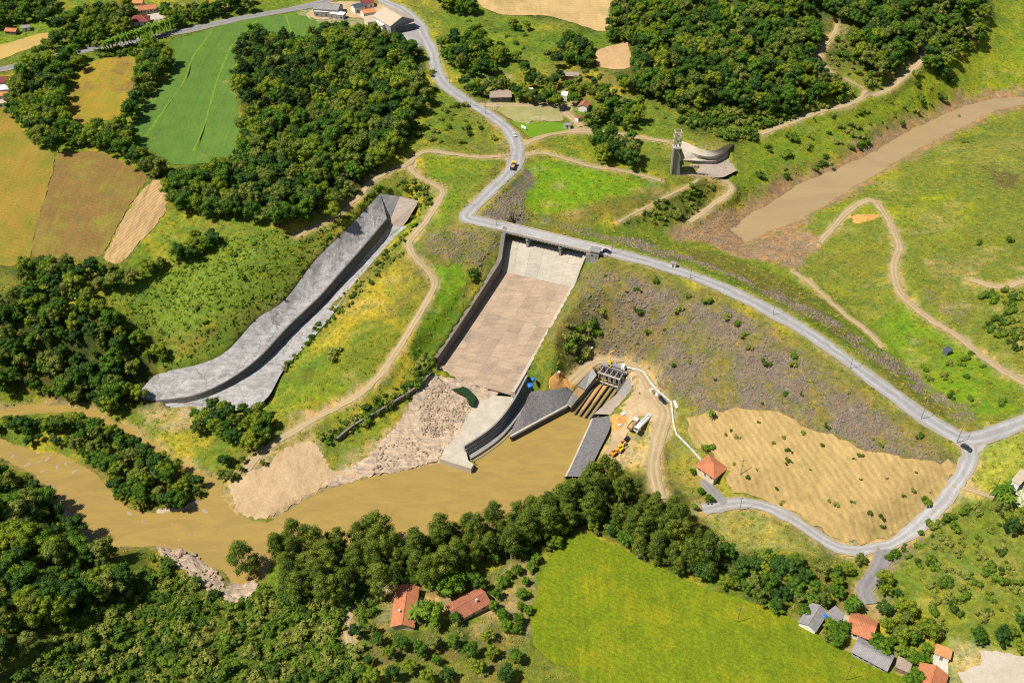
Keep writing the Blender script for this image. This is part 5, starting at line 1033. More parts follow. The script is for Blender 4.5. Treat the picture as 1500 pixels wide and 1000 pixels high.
LM = dict(dark=leafmat('dark broadleaf foliage', [(.024, .055, .012), (.037, .080, .014), (.052, .098, .016)]), mid=leafmat('broadleaf foliage', [(.040, .085, .010), (.062, .125, .012), (.090, .158, .015)]), herb=leafmat('bright herb foliage', [(.080, .135, .012), (.115, .175, .014), (.15, .19, .025)]), yel=leafmat('yellow green foliage', [(.085, .125, .010), (.130, .175, .012), (.185, .21, .02)]), pale=leafmat('pale broadleaf foliage', [(.075, .105, .018), (.115, .145, .024), (.165, .175, .040)]),
          pine=leafmat('pine foliage', [(.024, .048, .012), (.038, .068, .015), (.055, .088, .018)]), euc=leafmat('eucalyptus foliage', [(.055, .085, .012), (.090, .125, .014), (.140, .165, .022)]),
          sdark=leafmat('dark shrub foliage', [(.032, .062, .009), (.060, .105, .011)]), smid=leafmat('shrub foliage', [(.060, .105, .010), (.10, .155, .013)]), spale=leafmat('pale shrub foliage', [(.115, .150, .018), (.18, .185, .04)]), bright=leafmat('bright garden foliage', [(.045, .095, .008), (.080, .150, .010), (.14, .19, .02)]),
          grass=leafmat('tall grass', [(.15, .20, .020), (.20, .26, .022), (.29, .28, .04), (.36, .31, .07)], .4, .8))
M_bark = flat_mat('bark', (.13, .10, .075), .95, 0, .1, .3); M_barkp = flat_mat('pale bark', (.36, .30, .24), .9, 0, .1, .25)
ICO = None
def ico(sub):
    bm = bmesh.new(); bmesh.ops.create_icosphere(bm, subdivisions=sub, radius=1); v = np.array([q_.co[:] for q_ in bm.verts]); f = [tuple(q_.index for q_ in g.verts) for g in bm.faces]; bm.free(); return v, f
ICO = ico(1); ICO2 = ico(2)
def foliage(name, clumps, mat, g, leaf=(.45, .8), per=1.0, core=.78, flat=.85, squash=1.0):
    """clumps: (centre, radius); each a lumpy core with a coat of leaf-sized faces"""
    V = []; Fc = []; T = []; off = 0
    for c, r in clumps:
        tt_ = g.random(); c = np.asarray(c)
        if core:
            v = ICO[0]*(core*(1+.25*(g.random((len(ICO[0]), 1))-.5)))*r*np.array([1, 1, flat])+c
            V.append(v); Fc += [tuple(i+off for i in f_) for f_ in ICO[1]]; T += [tt_]*len(v); off += len(v)
        n = int(max(10, 34*r*r/((leaf[0]+leaf[1])/2)**2*.28*per))
        d = g.normal(size=(n, 3)); d[:, 2] += .35; d /= np.linalg.norm(d, axis=1)[:, None]
        p_ = c+d*r*(.8+.32*g.random((n, 1)))*np.array([1, 1, flat])
        nn = d+g.normal(size=(n, 3))*.45; nn /= np.linalg.norm(nn, axis=1)[:, None]
        u = np.cross(nn, g.normal(size=(n, 3))); u /= np.linalg.norm(u, axis=1)[:, None]; w = np.cross(nn, u)
        s = (leaf[0]+(leaf[1]-leaf[0])*g.random((n, 1)))*.5; a = u*s; b = w*s*.62
        quad = np.stack([p_-a, p_-b, p_+a, p_+b], 1).reshape(-1, 3)
        V.append(quad); Fc += [(off+4*i, off+4*i+1, off+4*i+2, off+4*i+3) for i in range(n)]; T += list(np.repeat(np.clip(tt_+g.normal(size=n)*.12, 0, 1), 4)); off += 4*n
    me = bpy.data.meshes.new(name); me.from_pydata(np.concatenate(V).tolist(), [], Fc); at_ = me.attributes.new('tint', 'FLOAT', 'POINT'); at_.data.foreach_set('value', np.asarray(T, np.float32)); me.materials.append(mat); me.update(); return me
def trunk_mesh(name, h, r, mat, g, limbs=4, lean=.05, start=.45, reach=.3):
    mb = MB(); p0 = Vector((0, 0, -.5)); k = 4; pts = [p0]
    for i in range(1, k+1): pts.append(Vector((lean*h*(i/k)*g.normal(), lean*h*(i/k)*g.normal(), h*i/k)))
    for i in range(k): mb.tube(pts[i], pts[i+1], r*(1-.75*i/k), r*(1-.75*(i+1)/k), 6, caps=False)
    for j in range(limbs):
        t_ = start+(1-start)*j/max(1, limbs)*.9; i = min(k-1, int(t_*k)); b0 = pts[i].lerp(pts[i+1], t_*k-i); a = g.random()*6.28
        mb.tube(b0, b0+Vector((math.cos(a)*h*reach, math.sin(a)*h*reach, h*.18)), r*.4, r*.12, 5, caps=False)
    me_o = mb.obj(name, mat); me = me_o.data; bpy.data.objects.remove(me_o); return me
def dome(g, n, R_, zc, hz, rr, low=-.55):
    out = []
    for i in range(n):
        d = g.normal(size=3); d /= np.linalg.norm(d)
        if d[2] < low: d[2] = -d[2]
        k = .45+.45*g.random(); out.append(((d[0]*R_*k, d[1]*R_*k, zc+d[2]*hz*k), rr*(.75+.5*g.random())))
    out.append(((0, 0, zc), rr*1.5)); return out
G_ = np.random.default_rng(5)
VAR = {}
VAR['broad'] = []
for k in range(8):
    R_ = 3.2+.6*(k//4)+.25*(k % 2); VAR['broad'].append((foliage('crown', dome(G_, 20+2*(k % 3), R_, 5.2, 3.4+.5*(k % 2), 1.15), LM[('dark', 'mid', 'pale', 'yel')[k % 4]], G_, (.30, .58)), trunk_mesh('trunk', 5.5, .28, M_bark, G_, 4)))
VAR['bright'] = [(foliage('crown', dome(G_, 24, 4.2, 5.0, 2.7, 1.25), LM['bright'], G_, (.42, .75)), trunk_mesh('trunk', 5.0, .35, M_bark, G_, 4)) for k in range(3)]
VAR['pine'] = []
for k in range(3):
    cl = []
    for i in range(24):
        z = i/23; a = i*2.4; rr = (1-z)**.38*3.1*(.4+.65*G_.random()); cl.append(((math.cos(a)*rr, math.sin(a)*rr, 4+z*10.8), .95+.5*(1-z)))
    VAR['pine'].append((foliage('crown', cl, LM['pine'], G_, (.4, .8), 1.0, .75, .8), trunk_mesh('trunk', 14, .3, M_bark, G_, 3, .01)))
VAR['euc'] = []
for k in range(4):
    cl = []; n = 26
    for i in range(n):
        z = i/(n-1); a = i*2.4+k; rr = (3.6*math.sin(math.pi*(.25+.7*z))+.3)*(.4+.7*G_.random()); cl.append(((math.cos(a)*rr, math.sin(a)*rr, 6.5+z*12.3), 1.0+.8*G_.random()))
    VAR['euc'].append((foliage('crown', cl, LM['euc'], G_, (.32, .58), 1.2, .6, .85), trunk_mesh('trunk', 18, .3, M_barkp, G_, 9, .015, .35, .14)))
VAR['shrub'] = [(foliage('shrub', [((G_.normal()*.5, G_.normal()*.5, .5+.5*G_.random()), .45+.35*G_.random()) for i in range(6)], LM[('sdark', 'smid', 'spale')[k % 3]], G_, (.3, .55), 1.0), None) for k in range(6)]
def blades(name, n, R_, h, w, mat, g, droop=.4):
    V = []; Fc = []; T = []
    for i in range(n):
        a = g.random()*6.28; r = R_*math.sqrt(g.random())*.5; b = np.array([math.cos(a)*r, math.sin(a)*r, 0]); o = np.array([math.cos(a), math.sin(a), 0]); s = np.array([-math.sin(a), math.cos(a), 0])*w*(.7+.6*g.random())
        hh = h*(.6+.7*g.random()); m_ = b+o*hh*.25+np.array([0, 0, hh*.7]); e = b+o*hh*(.3+droop)+np.array([0, 0, hh*(1-droop*.5)]); k = len(V)
        V += [b-s*.6, b+s*.6, m_+s, m_-s, e]; Fc += [(k, k+1, k+2, k+3), (k+3, k+2, k+4)]; T += [g.random()]*5
    me = bpy.data.meshes.new(name); me.from_pydata([tuple(q_) for q_ in V], [], Fc); at_ = me.attributes.new('tint', 'FLOAT', 'POINT'); at_.data.foreach_set('value', np.asarray(T, np.float32)); me.materials.append(mat); me.update(); return me
VAR['herb'] = [(foliage('herb', [((G_.normal()*.6, G_.normal()*.6, .3+.3*G_.random()), .4+.3*G_.random()) for i in range(4)], LM['herb'], G_, (.28, .5), 1.0, .8, .7), None) for k in range(3)]
VAR['tuft'] = [(blades('grass_tuft', 20, 1.1, .55, .11, LM['grass'], G_, .55), None) for k in range(3)]
VAR['banana'] = [(blades('banana_leaves', 16, .8, 3.2, .42, LM['bright'], G_, .45), None) for k in range(2)]
def palm_mesh(g):
    V = []; Fc = []; T = []
    for i in range(16):
        a = i*2.4; el = .75-.09*i; d = np.array([math.cos(a), math.sin(a), 0]); s = np.array([-math.sin(a), math.cos(a), 0]); pr = None
        for j in range(7):
            x = j/6*3.0; z = 7.2+x*el-.17*x*x*(1.1+.05*i); w = .55*math.sin(math.pi*(.12+.84*j/6)); k = len(V); c = d*x+np.array([0, 0, z]); V += [c-s*w-np.array([0, 0, w*.5]), c, c+s*w-np.array([0, 0, w*.5])]; T += [g.random()*.3+.35]*3
            if pr is not None: Fc += [(pr, pr+1, k+1, k), (pr+1, pr+2, k+2, k+1)]
            pr = k
    me = bpy.data.meshes.new('fronds'); me.from_pydata([tuple(q_) for q_ in V], [], Fc); at_ = me.attributes.new('tint', 'FLOAT', 'POINT'); at_.data.foreach_set('value', np.asarray(T, np.float32)); me.materials.append(LM['bright']); me.update(); return me
VAR['palm'] = [(palm_mesh(G_), trunk_mesh('trunk', 7.2, .2, M_barkp, G_, 0, .02))]
NOM = dict(broad=8.6, bright=7.8, pine=15.5, euc=19, shrub=1.5, herb=1.0, palm=8, banana=3.2)          # height of each mesh in metres
CEN = dict(broad=.60, bright=.64, pine=.6, euc=.68, shrub=.5, herb=.5, palm=.85, banana=.6)          # where the middle of the crown sits

# ------------------------------------------------------------------ vegetation: where it grows
RDD = np.full(XX.shape, 99.0)
for nm, c_, w_, m_, o_, wb in ROADS:
    sl = near(c_, 14); RDD[sl] = np.minimum(RDD[sl], segdist(c_, XX[sl], YY[sl])[0]-w_/2)
BLK = np.zeros(XX.shape)          # 1 where nothing may grow
for b in CARVE:
    b = b[1] if isinstance(b, tuple) else b; sl = near(b, 2); BLK[sl] = np.maximum(BLK[sl], inside(b, XX[sl], YY[sl]))
for (a, b, r, L, W2, rz) in BLD:
    dx = XX-a; dy = YY-b; u = dx*math.cos(rz)+dy*math.sin(rz); v_ = -dx*math.sin(rz)+dy*math.cos(rz); BLK = np.maximum(BLK, (np.abs(u) < L/2+1.2) & (np.abs(v_) < W2/2+1.2))
FLD = np.zeros(XX.shape)
for b in FOOT: sl = near(b, 2); FLD[sl] = np.maximum(FLD[sl], inside(b, XX[sl], YY[sl]))
WET = np.zeros(XX.shape)
for poly, z in ((RIVW, 0.0), (LAKW, 14.0)):
    sl = near(poly, 12); WET[sl] = np.maximum(WET[sl], (segdist(poly, XX[sl], YY[sl], True)[0] < 12) | inside(poly, XX[sl], YY[sl])) * (H[sl] < z+.25)
def scatter(poly, spacing, h0, h1, kind, clear=1.0, field_ok=False, dens=1.0, jit=.62):
    """points whose plant shows its middle inside the photo outline POLY"""
    Wp = at(poly, dz=(h0+h1)/2*CEN[kind]); x0, x1 = min(q_.x for q_ in Wp)-6, max(q_.x for q_ in Wp)+6; y0, y1 = min(q_.y for q_ in Wp)-12, max(q_.y for q_ in Wp)+12
    gx, gy = np.meshgrid(np.arange(x0, x1, spacing), np.arange(y0, y1, spacing*.9)); gx[1::2] += spacing/2; gx = gx.ravel()+RNG.uniform(-jit, jit, gx.size)*spacing; gy = gy.ravel()+RNG.uniform(-jit, jit, gy.size)*spacing
    hh = (h0*.85+(h1*1.08-h0*.85)*RNG.random(gx.size)**1.3); z = hat(gx, gy); sx, sy = project(gx, gy, z+hh*CEN[kind])
    ok = inside(poly, sx, sy) & (RNG.random(gx.size) < dens) & (hat(gx, gy, RDD) > clear) & (hat(gx, gy, BLK) < .05) & (hat(gx, gy, WET) < .4)
    if not field_ok: ok &= hat(gx, gy, FLD) < .5
    return [(float(a), float(b), float(c), float(d)) for a, b, c, d in zip(gx[ok], gy[ok], z[ok], hh[ok])]
PLANTS = []     # (kind, x, y, z, height, region)
REG = {}
def grow(region, label, s, kind, spacing, h0, h1, **kw):
    REG[region] = label
    for q_ in scatter(px(s), spacing, h0, h1, kind, **kw): PLANTS.append((kind, *q_, region))
NEVER = 'x'
WOODS = [
 ('wood below the highway', 'broadleaf tree in the dark wood between highway and ripening field', "40,93 60,88 125,82 128,95 108,115 100,150 98,190 85,215 65,222 35,195 12,160 12,130 28,108", 5.0, 7, 12),
 ('wood between the fields', 'broadleaf tree in the strip of wood dividing ripening and green fields', "200,68 230,60 248,75 245,98 235,130 215,150 195,178 185,172 192,140 200,110", 5.0, 7, 12),
 ('wood under the ripening field', 'broadleaf tree in the wood above the brown field', "105,188 140,178 180,178 195,200 210,220 245,240 240,258 220,254 180,230 140,217 105,215 95,205", 5.0, 6, 11),
 ('hill forest', 'broadleaf tree in the big forest left of the access road', "470,54 520,40 560,50 600,60 615,75 605,100 625,130 625,150 600,175 590,215 560,235 530,255 520,280 480,320 440,325 420,330 385,310 330,315 290,300 250,305 240,275 260,248 300,245 330,235 355,210 352,170 400,158 450,162 482,140", 5.2, 7, 13),
 ('hedge below the ploughed field', 'broadleaf tree in the hedge running below the ploughed field', "195,398 240,378 270,352 300,335 325,338 300,362 230,396 205,407", 4.6, 5, 9),
 ('small wood at the brown field', 'broadleaf tree in the small wood at the foot of the brown field', "15,392 25,383 60,376 110,380 150,383 190,398 197,415 150,425 110,440 75,432 70,415 45,402 25,405", 4.8, 6, 10),
 ('wood above the river', 'broadleaf tree in the wood left of the grey lined cut', "-30,430 10,430 40,418 100,430 140,438 190,468 235,500 238,540 215,560 205,580 160,594 110,590 60,573 0,562 -30,560", 4.8, 6, 11),
 ('clump at the channel mouth', 'broadleaf tree in the clump at the mouth of the lined cut', "278,603 310,590 350,588 395,605 405,630 380,648 350,655 310,645 285,625", 4.6, 6, 10),
 ('bushes on the sand bank', 'low tree beside the sand bank', "302,685 340,668 390,672 395,685 350,705 318,698", 4.2, 4, 7),
 ('river island', 'broadleaf tree on the river island', "-30,610 0,615 60,608 110,604 150,622 200,642 250,672 298,706 296,724 270,740 230,742 190,738 160,712 140,690 90,665 40,653 -30,640", 4.6, 5, 9),
 ('wood on the near bank', 'broadleaf tree in the dark wood on the near river bank', "-30,680 40,695 75,735 105,765 128,788 170,810 185,850 140,880 80,905 40,955 -30,975", 5.0, 6, 12),
 ('thicket behind the pasture', 'broadleaf tree in the thicket behind the bright pasture', "1040,790 1110,806 1190,812 1222,830 1240,858 1225,878 1190,880 1165,890 1130,890 1100,872 1060,858 1020,852", 5.0, 5, 9),
 ('trees at the lane', 'bushy tree beside the short side lane', "1234,824 1275,815 1277,835 1265,860 1240,855", 4.4, 5, 8),
 ('trees by the houses', 'bushy tree beside the row of houses', "1286,832 1318,832 1318,872 1290,878", 4.4, 5, 8),
 ('orchard by the houses', 'round tree in the grove above the orange roofed cottage', "1278,895 1300,882 1335,885 1372,922 1380,940 1358,950 1320,928 1290,915", 4.6, 6, 9),
 ('hedge by the gravel yard', 'tree in the thick hedge above the pale gravel yard', "1430,930 1450,905 1500,898 1540,900 1540,962 1470,955 1440,945", 4.6, 5, 8),
 ('wood by the farm', 'broadleaf tree in the wood across the access road', "640,62 660,48 690,42 722,60 745,70 746,86 720,102 690,112 665,102 648,88", 5.2, 6, 11),
 ('grove behind the farm', 'tree in the grove behind the farm', "808,62 835,46 866,66 872,86 840,96 815,86", 5.2, 6, 10),
 ('grove on the slope', 'broadleaf tree in the grove between the dirt tracks', "853,168 880,156 912,144 936,165 941,186 925,200 930,226 915,236 890,229 870,221 862,196", 5.2, 6, 11),
 ('pasture clump', 'tree in the clump below the far stubble', "746,26 774,30 772,42 750,40", 5.0, 6, 9),
 ('trees at the far field', 'tree left of the far stubble field', "640,2 660,-6 692,0 696,12 660,16", 5.0, 6, 10),
 ('upper forest', 'broadleaf tree in the forest above the reservoir', "898,-5 970,-10 1062,-8 1062,40 1085,45 1085,-8 1150,-8 1200,40 1195,90 1230,118 1222,146 1180,160 1100,158 1080,145 1010,152 960,140 940,128 900,122 925,104 930,60 893,58 888,40", 5.6, 7, 13),
 ('forest by the cliff', 'broadleaf tree in the forest beside the far track', "1150,-10 1440,-10 1450,42 1430,66 1392,86 1386,106 1352,102 1338,82 1300,102 1262,96 1242,62 1260,32 1222,20 1160,16", 5.6, 7, 13),
 ('farm wood at the highway', 'broadleaf tree in the wood beyond the highway', "85,32 130,10 195,4 200,30 182,50 120,76 70,80 42,76 75,56 90,46", 5.4, 6, 11),
 ('corner wood', 'broadleaf tree in the wood above the huts', "-30,-20 80,-10 86,14 70,30 20,30 -30,36", 5.6, 7, 12),
 ('roadside wood', 'broadleaf tree in the roadside wood beyond the green field', "236,5 300,8 340,-8 376,-6 378,14 340,26 262,42 240,36", 5.4, 6, 11),
 ('factory trees', 'tree between the factory buildings and the forest', "445,42 480,36 515,36 540,46 565,52 570,62 480,62 440,54", 5.2, 5, 8),
]
for r, l, s, sp, h0, h1 in WOODS: grow(r, l, s, 'broad', sp, h0, h1)
grow('pine stand', 'dark conifer in the stand beside the green field', "346,65 365,44 410,46 440,56 478,62 482,138 450,160 400,156 362,160 346,120", 'pine', 5.8, 9, 16, dens=.8)
grow('pine stand understory', 'broadleaf tree mixed into the conifer stand', "346,65 365,44 410,46 440,56 478,62 482,138 450,160 400,156 362,160 346,120", 'broad', 7, 8, 13)
grow('river gum belt', 'tall gum tree in the belt along the brown pool', "400,800 450,762 520,742 580,762 592,790 640,772 700,752 760,742 805,722 835,708 850,728 830,760 790,782 740,796 690,822 620,838 560,850 500,866 430,864", 'euc', 5.2, 12, 20)
grow('gum grove', 'tall gum tree in the grove beside the bright pasture', "842,706 870,690 902,672 930,702 990,742 1040,782 1048,830 1010,848 960,818 900,792 856,778 850,740", 'euc', 5.6, 12, 19)
grow('gum understory', 'low broadleaf tree under the gums by the brown pool', "400,830 480,800 600,800 700,775 800,740 840,720 900,700 990,760 1045,810 1030,850 960,830 860,790 740,812 690,840 560,862 430,872", 'broad', 5.0, 4, 8)
for (a, b, h) in ((352, 808, 19), (372, 822, 12), (425, 800, 17)): 
    c = at([(a, b)], dz=h*.75)[0]; REG['lone river gum'] = 'tall gum tree standing alone on the rocky river bank'; PLANTS.append(('euc', c.x, c.y, float(hat(c.x, c.y)), h, 'lone river gum' if h == 19 else 'river gum belt'))
GARDEN = [("655,851", 11.5, 'bright', 'wide bright green tree shading the weathered red roof'), ("632,896", 9.5, 'bright', 'round bright green tree between the two farmhouses')]
for s, h, k, l in GARDEN:
    c = at(px(s), dz=h*.6)[0]; REG[l] = l; PLANTS.append((k, c.x, c.y, float(hat(c.x, c.y)), h, l))
def spots(region, label, s, kind, h0, h1):
    REG[region] = label
    for a, b in px(s):
        h = random.uniform(h0, h1); c = at([(a, b)], dz=h*CEN[kind])[0]; z = float(hat(c.x, c.y)); PLANTS.append((kind, c.x, c.y, z, h, region))
spots('farmhouse garden', 'garden tree around the two tiled farmhouses', "545,918 553,935 570,955 590,940 540,965 615,950 635,940 665,940 640,965 690,950 720,955 700,975 655,985 625,990 600,975 575,985 545,990 740,985 755,960 715,930 668,905 530,985 520,925 700,855 690,845", 'broad', 5, 8)
spots('orchard row', 'fruit tree in the orchard rows beside the bright pasture', "735,850 727,868 723,886 745,840 758,832 770,850 765,868 762,886 760,905 757,920 778,830 785,818 774,892 735,900 742,915", 'bright', 3.5, 5)
spots('farm garden', 'tree around the farm buildings by the football pitch', "700,120 690,128 705,132 722,120 735,118 757,82 768,98 780,105 795,118 803,125 820,108 858,106 845,120 760,140 775,142 790,146 812,140 838,132 845,142 870,135 885,130 870,120 805,135 765,128 838,145 680,118 712,126 728,124 742,122 752,128 758,134 770,136 784,138 798,140 808,130 816,148 832,124 848,132 862,128 876,142 890,140 900,136 812,116 786,112 776,118", 'broad', 6, 10)
spots('village garden', 'garden tree among the houses at the pasture edge', "1186,880 1178,893 1216,912 1222,922 1235,918 1212,930 1228,935 1236,930 1285,935 1292,945 1310,935 1338,960 1322,950 1345,990 1335,998 1350,965 1250,885 1358,950", 'bright', 4, 6.5)
spots('roadside bushes', 'round bush beside the curving lane', "1349,779 1313,810 1302,815 1355,730 1360,735 1018,742 1027,718 1039,730 1015,690", 'bright', 2.5, 4)
spots('palms', 'palm tree beside the patterned paving', "1463,715 1470,722 1476,712 1480,728", 'palm', 7, 9)
spots('palm', 'palm tree beside the side lane end', "1253,880", 'palm', 7, 8); spots('garden palm', 'palm tree beside the long farmhouse', "608,893", 'palm', 8, 9); spots('toe palm', 'small palm tree alone at the edge of the stubble', "1042,602", 'palm', 5, 6)
spots('highway palms', 'palm tree in the row along the highway', ' '.join(f"{152+i*5.5:.0f},{62-i*1.9:.0f}" for i in range(19)), 'palm', 8, 10)
grow('grove by the paving', 'tree in the grove below the patterned paving', "1460,742 1500,735 1540,740 1540,782 1500,782 1470,770", 'broad', 4.6, 5, 8)
spots('bananas', 'banana plant in the gardens', "515,880 522,872 530,866 540,860 505,888 548,856 1110,812 1118,818 1125,814 1132,885 1138,892 1126,882 1190,872 1198,876 1204,882 580,850 590,846", 'banana', 3, 4)
# scrub
grow('near scrub', 'shrub in the scrub on the near river bank', "120,890 190,840 232,812 290,838 330,872 400,875 480,872 510,905 525,960 560,1010 -40,1020 40,965", 'shrub', 2.8, 1.1, 3.7, dens=.72)
grow('bank scrub', 'shrub under the gum trees on the near bank', "330,868 420,860 520,862 560,850 540,900 520,925 480,880", 'shrub', 3.0, 1.8, 4.0)
grow('hillside scrub', 'shrub on the overgrown slope above the lined cut', "150,430 300,350 430,332 500,322 455,380 410,436 370,462 300,520 238,540 235,500 190,465", 'herb', 1.9, .3, 1.0, dens=.6)
grow('hillside bushes above the cut', 'shrub on the overgrown slope above the lined cut', "150,430 300,350 430,332 500,322 455,380 410,436 370,462 300,520 238,540 235,500 190,465", 'shrub', 7, 1.0, 2.4, dens=.3)
grow('cut edge scrub', 'shrub along the upper edge of the lined cut', "555,270 620,262 640,290 610,320 560,285 500,345 455,390 415,440 400,440 460,370", 'shrub', 2.4, 1.0, 2.6, dens=.7)
grow('cut bank scrub', 'shrub on the low bank beside the lined cut', "600,335 612,322 618,345 540,420 470,490 420,545 400,560 435,510 505,428", 'shrub', 2.4, .8, 2.0, dens=.6)
grow('chute side scrub', 'shrub along the foot of the spillway side wall', "480,652 540,618 600,574 634,552 625,515 590,560 530,600 470,636", 'shrub', 2.2, 1.2, 3.2, dens=.9)
grow('scrub by the chute', 'shrub on the dam beside the spillway', "815,505 830,475 870,468 885,490 870,520 840,528", 'shrub', 2.6, 1.4, 3.4, dens=.8)
grow('hillside bushes', 'bush on the grassy hillside above the gravel yard', "1320,800 1380,745 1440,730 1470,745 1500,785 1500,905 1430,915 1390,930 1340,860", 'shrub', 4.4, 1.2, 3.0, dens=.75)
grow('dam bushes', 'bush growing in the rockfill of the dam', "860,390 950,400 1100,460 1250,570 1380,655 1300,655 1100,590 960,520 850,460", 'shrub', 11, 1.0, 2.6, dens=.7)
grow('slope bushes', 'sapling on the bright green slope below the far track', "1340,545 1420,510 1500,560 1500,600 1400,595", 'shrub', 7, 1.0, 2.4, dens=.7)
grow('stubble saplings', 'sapling dotted over the stubble field', "1040,610 1100,603 1230,650 1390,682 1330,765 1220,780 1080,710", 'shrub', 6.5, .6, 1.8, dens=.6, field_ok=True)
grow('reservoir bushes', 'bush on the grassy reservoir bank', "1110,205 1200,170 1330,120 1420,100 1400,140 1290,200 1180,255 1100,270", 'shrub', 9, 1.5, 4, dens=.6)
grow('reservoir scrub', 'shrub below the upper forest', "990,152 1100,160 1225,148 1240,120 1260,140 1190,168 1100,205 1060,200 1000,178", 'shrub', 3.0, 1.5, 4.0, dens=.8)
grow('far track scrub', 'shrub beside the far track', "1205,60 1240,50 1300,95 1340,85 1350,105 1300,130 1270,125 1215,95", 'shrub', 3.6, 1.5, 4.0, dens=.7)
grow('access road scrub', 'bush on the slope below the access road', "600,110 640,120 700,165 730,205 690,215 620,205 590,190", 'shrub', 7, 1, 3, dens=.6)
grow('farm hillside scrub', 'bush on the green hillside behind the farm', "650,20 700,25 800,60 880,70 930,110 990,155 980,190 930,150 860,110 760,70 690,40", 'shrub', 9, 1.2, 3.5, dens=.5)
grow('right slope scrub', 'bush on the grassy slope across the reservoir', "1440,430 1500,420 1500,520 1440,480 1470,450", 'shrub', 3.4, 1.2, 3.2, dens=.8)
grow('tower slope scrub', 'shrub on the slope below the intake basin', "900,330 1020,265 1050,268 1040,295 990,330", 'shrub', 3.4, 1.0, 2.6, dens=.7)
grow('highway hedge', 'shrub in the hedge along the highway', "0,95 60,80 140,62 140,68 60,88 0,100", 'shrub', 3.0, 2, 4)
grow('field hedge', 'shrub in the hedge at the head of the ripening field', "140,72 195,66 196,78 140,84", 'shrub', 2.6, 1.5, 3)
spots('lone bushes', 'bush standing alone on the grass', "1434,356 1480,352 1420,70 1415,80 1411,206 1405,170 1243,180 1257,185 1155,198 1166,203 632,105 575,170 490,515 1033,655 880,455 690,400 693,408", 'shrub', 2, 4)

# the biggest 300 of a kind become things, the rest of each wood stays one mass
NAMES = dict(broad='broadleaf_tree', bright='garden_tree', pine='conifer_tree', euc='gum_tree', shrub='shrub', herb='leafy_herb', palm='palm_tree', banana='banana_plant')
CATS = dict(broad='tree', bright='tree', pine='tree', euc='tree', shrub='shrub', herb='plant', palm='palm', banana='plant')
by = {}
for p_ in PLANTS: by.setdefault(p_[0], []).append(p_)
def gn_mass(name, pts, objs, region=None):
    """one object: meshes instanced on points (x, y, z, rot, sx, sz, variant)"""
    me = bpy.data.meshes.new(name); me.from_pydata([q_[:3] for q_ in pts], [], [])
    for an, typ, i in (('rot', 'FLOAT', 3), ('sx', 'FLOAT', 4), ('sz', 'FLOAT', 5), ('var', 'INT', 6)):
        a_ = me.attributes.new(an, typ, 'POINT'); a_.data.foreach_set('value', [q_[i] for q_ in pts])
    o = bpy.data.objects.new(name, me); COL.objects.link(o); tag(o, kind='stuff')
    ng = bpy.data.node_groups.new(name, 'GeometryNodeTree'); ng.interface.new_socket('Geometry', in_out='INPUT', socket_type='NodeSocketGeometry'); ng.interface.new_socket('Geometry', in_out='OUTPUT', socket_type='NodeSocketGeometry')
    N = ng.nodes; Lk = ng.links; gi = N.new('NodeGroupInput'); go_ = N.new('NodeGroupOutput'); ip = N.new('GeometryNodeInstanceOnPoints'); jn = N.new('GeometryNodeJoinGeometry')
    for ob in objs:
        oi = N.new('GeometryNodeObjectInfo'); oi.transform_space = 'ORIGINAL'; oi.inputs['Object'].default_value = ob; oi.inputs['As Instance'].default_value = True; Lk.new(oi.outputs['Geometry'], jn.inputs[0])
    def na(an, typ): n_ = N.new('GeometryNodeInputNamedAttribute'); n_.data_type = typ; n_.inputs['Name'].default_value = an; return n_.outputs['Attribute']
    cx = N.new('ShaderNodeCombineXYZ'); Lk.new(na('rot', 'FLOAT'), cx.inputs[2]); er = N.new('FunctionNodeEulerToRotation'); Lk.new(cx.outputs[0], er.inputs[0])
    cs2 = N.new('ShaderNodeCombineXYZ'); sx_ = na('sx', 'FLOAT'); Lk.new(sx_, cs2.inputs[0]); Lk.new(sx_, cs2.inputs[1]); Lk.new(na('sz', 'FLOAT'), cs2.inputs[2])
    Lk.new(gi.outputs[0], ip.inputs['Points']); Lk.new(jn.outputs[0], ip.inputs['Instance']); ip.inputs['Pick Instance'].default_value = True; Lk.new(na('var', 'INT'), ip.inputs['Instance Index'])
    Lk.new(er.outputs[0], ip.inputs['Rotation']); Lk.new(cs2.outputs[0], ip.inputs['Scale']); Lk.new(ip.outputs[0], go_.inputs[0])
    o.modifiers.new('scatter', 'NODES').node_group = ng; return o
TONE = dict(broad=('dark green', 'mid green', 'pale olive', 'yellow green'), shrub=('dark green', 'mid green', 'pale olive'))
WETD = np.full(XX.shape, 99.0)
for poly in (RIVW, LAKW): sl = near(poly, 14); WETD[sl] = np.minimum(WETD[sl], segdist(poly, XX[sl], YY[sl], True)[0])
def describe(kind, vi, x, y, h, reg):
    """size, tone and neighbour first, then the wood it belongs to"""
    base = REG[reg]
    if kind in ('palm', 'banana') or reg == base or reg == 'lone river gum': return base
    big = dict(broad=(6.5, 9.5), bright=(4.5, 6), pine=(12, 14.5), euc=(14, 17), shrub=(2.0, 3.1), herb=(.8, 1.2))[kind]
    size = 'low' if h < big[0] else 'tall' if h > big[1] else 'medium'
    base = base.replace('tall ', '').replace('low ', '').replace('dark conifer', 'conifer')
    t_ = TONE.get(kind); tone = ' '+t_[vi % len(t_)] if t_ else ''
    n_ = ''
    for a, b, r, L, W2, rz in BLD:
        if math.hypot(a-x, b-y) < r+4.5: n_ = ', close to a building'; break
    if not n_ and float(hat(x, y, RDD)) < 5: n_ = ', by a roadside'
    if not n_ and float(hat(x, y, WETD)) < 7: n_ = ", at the water's edge"
    return ' '.join((size+tone+' '+base+n_).split()[:16])
SRC = {}
n_plants = {}
def in_view(p_):
    sx, sy = project(p_[1], p_[2], p_[3]+p_[4]*.5); return -10 < sx < 1510 and -10 < sy < 1010
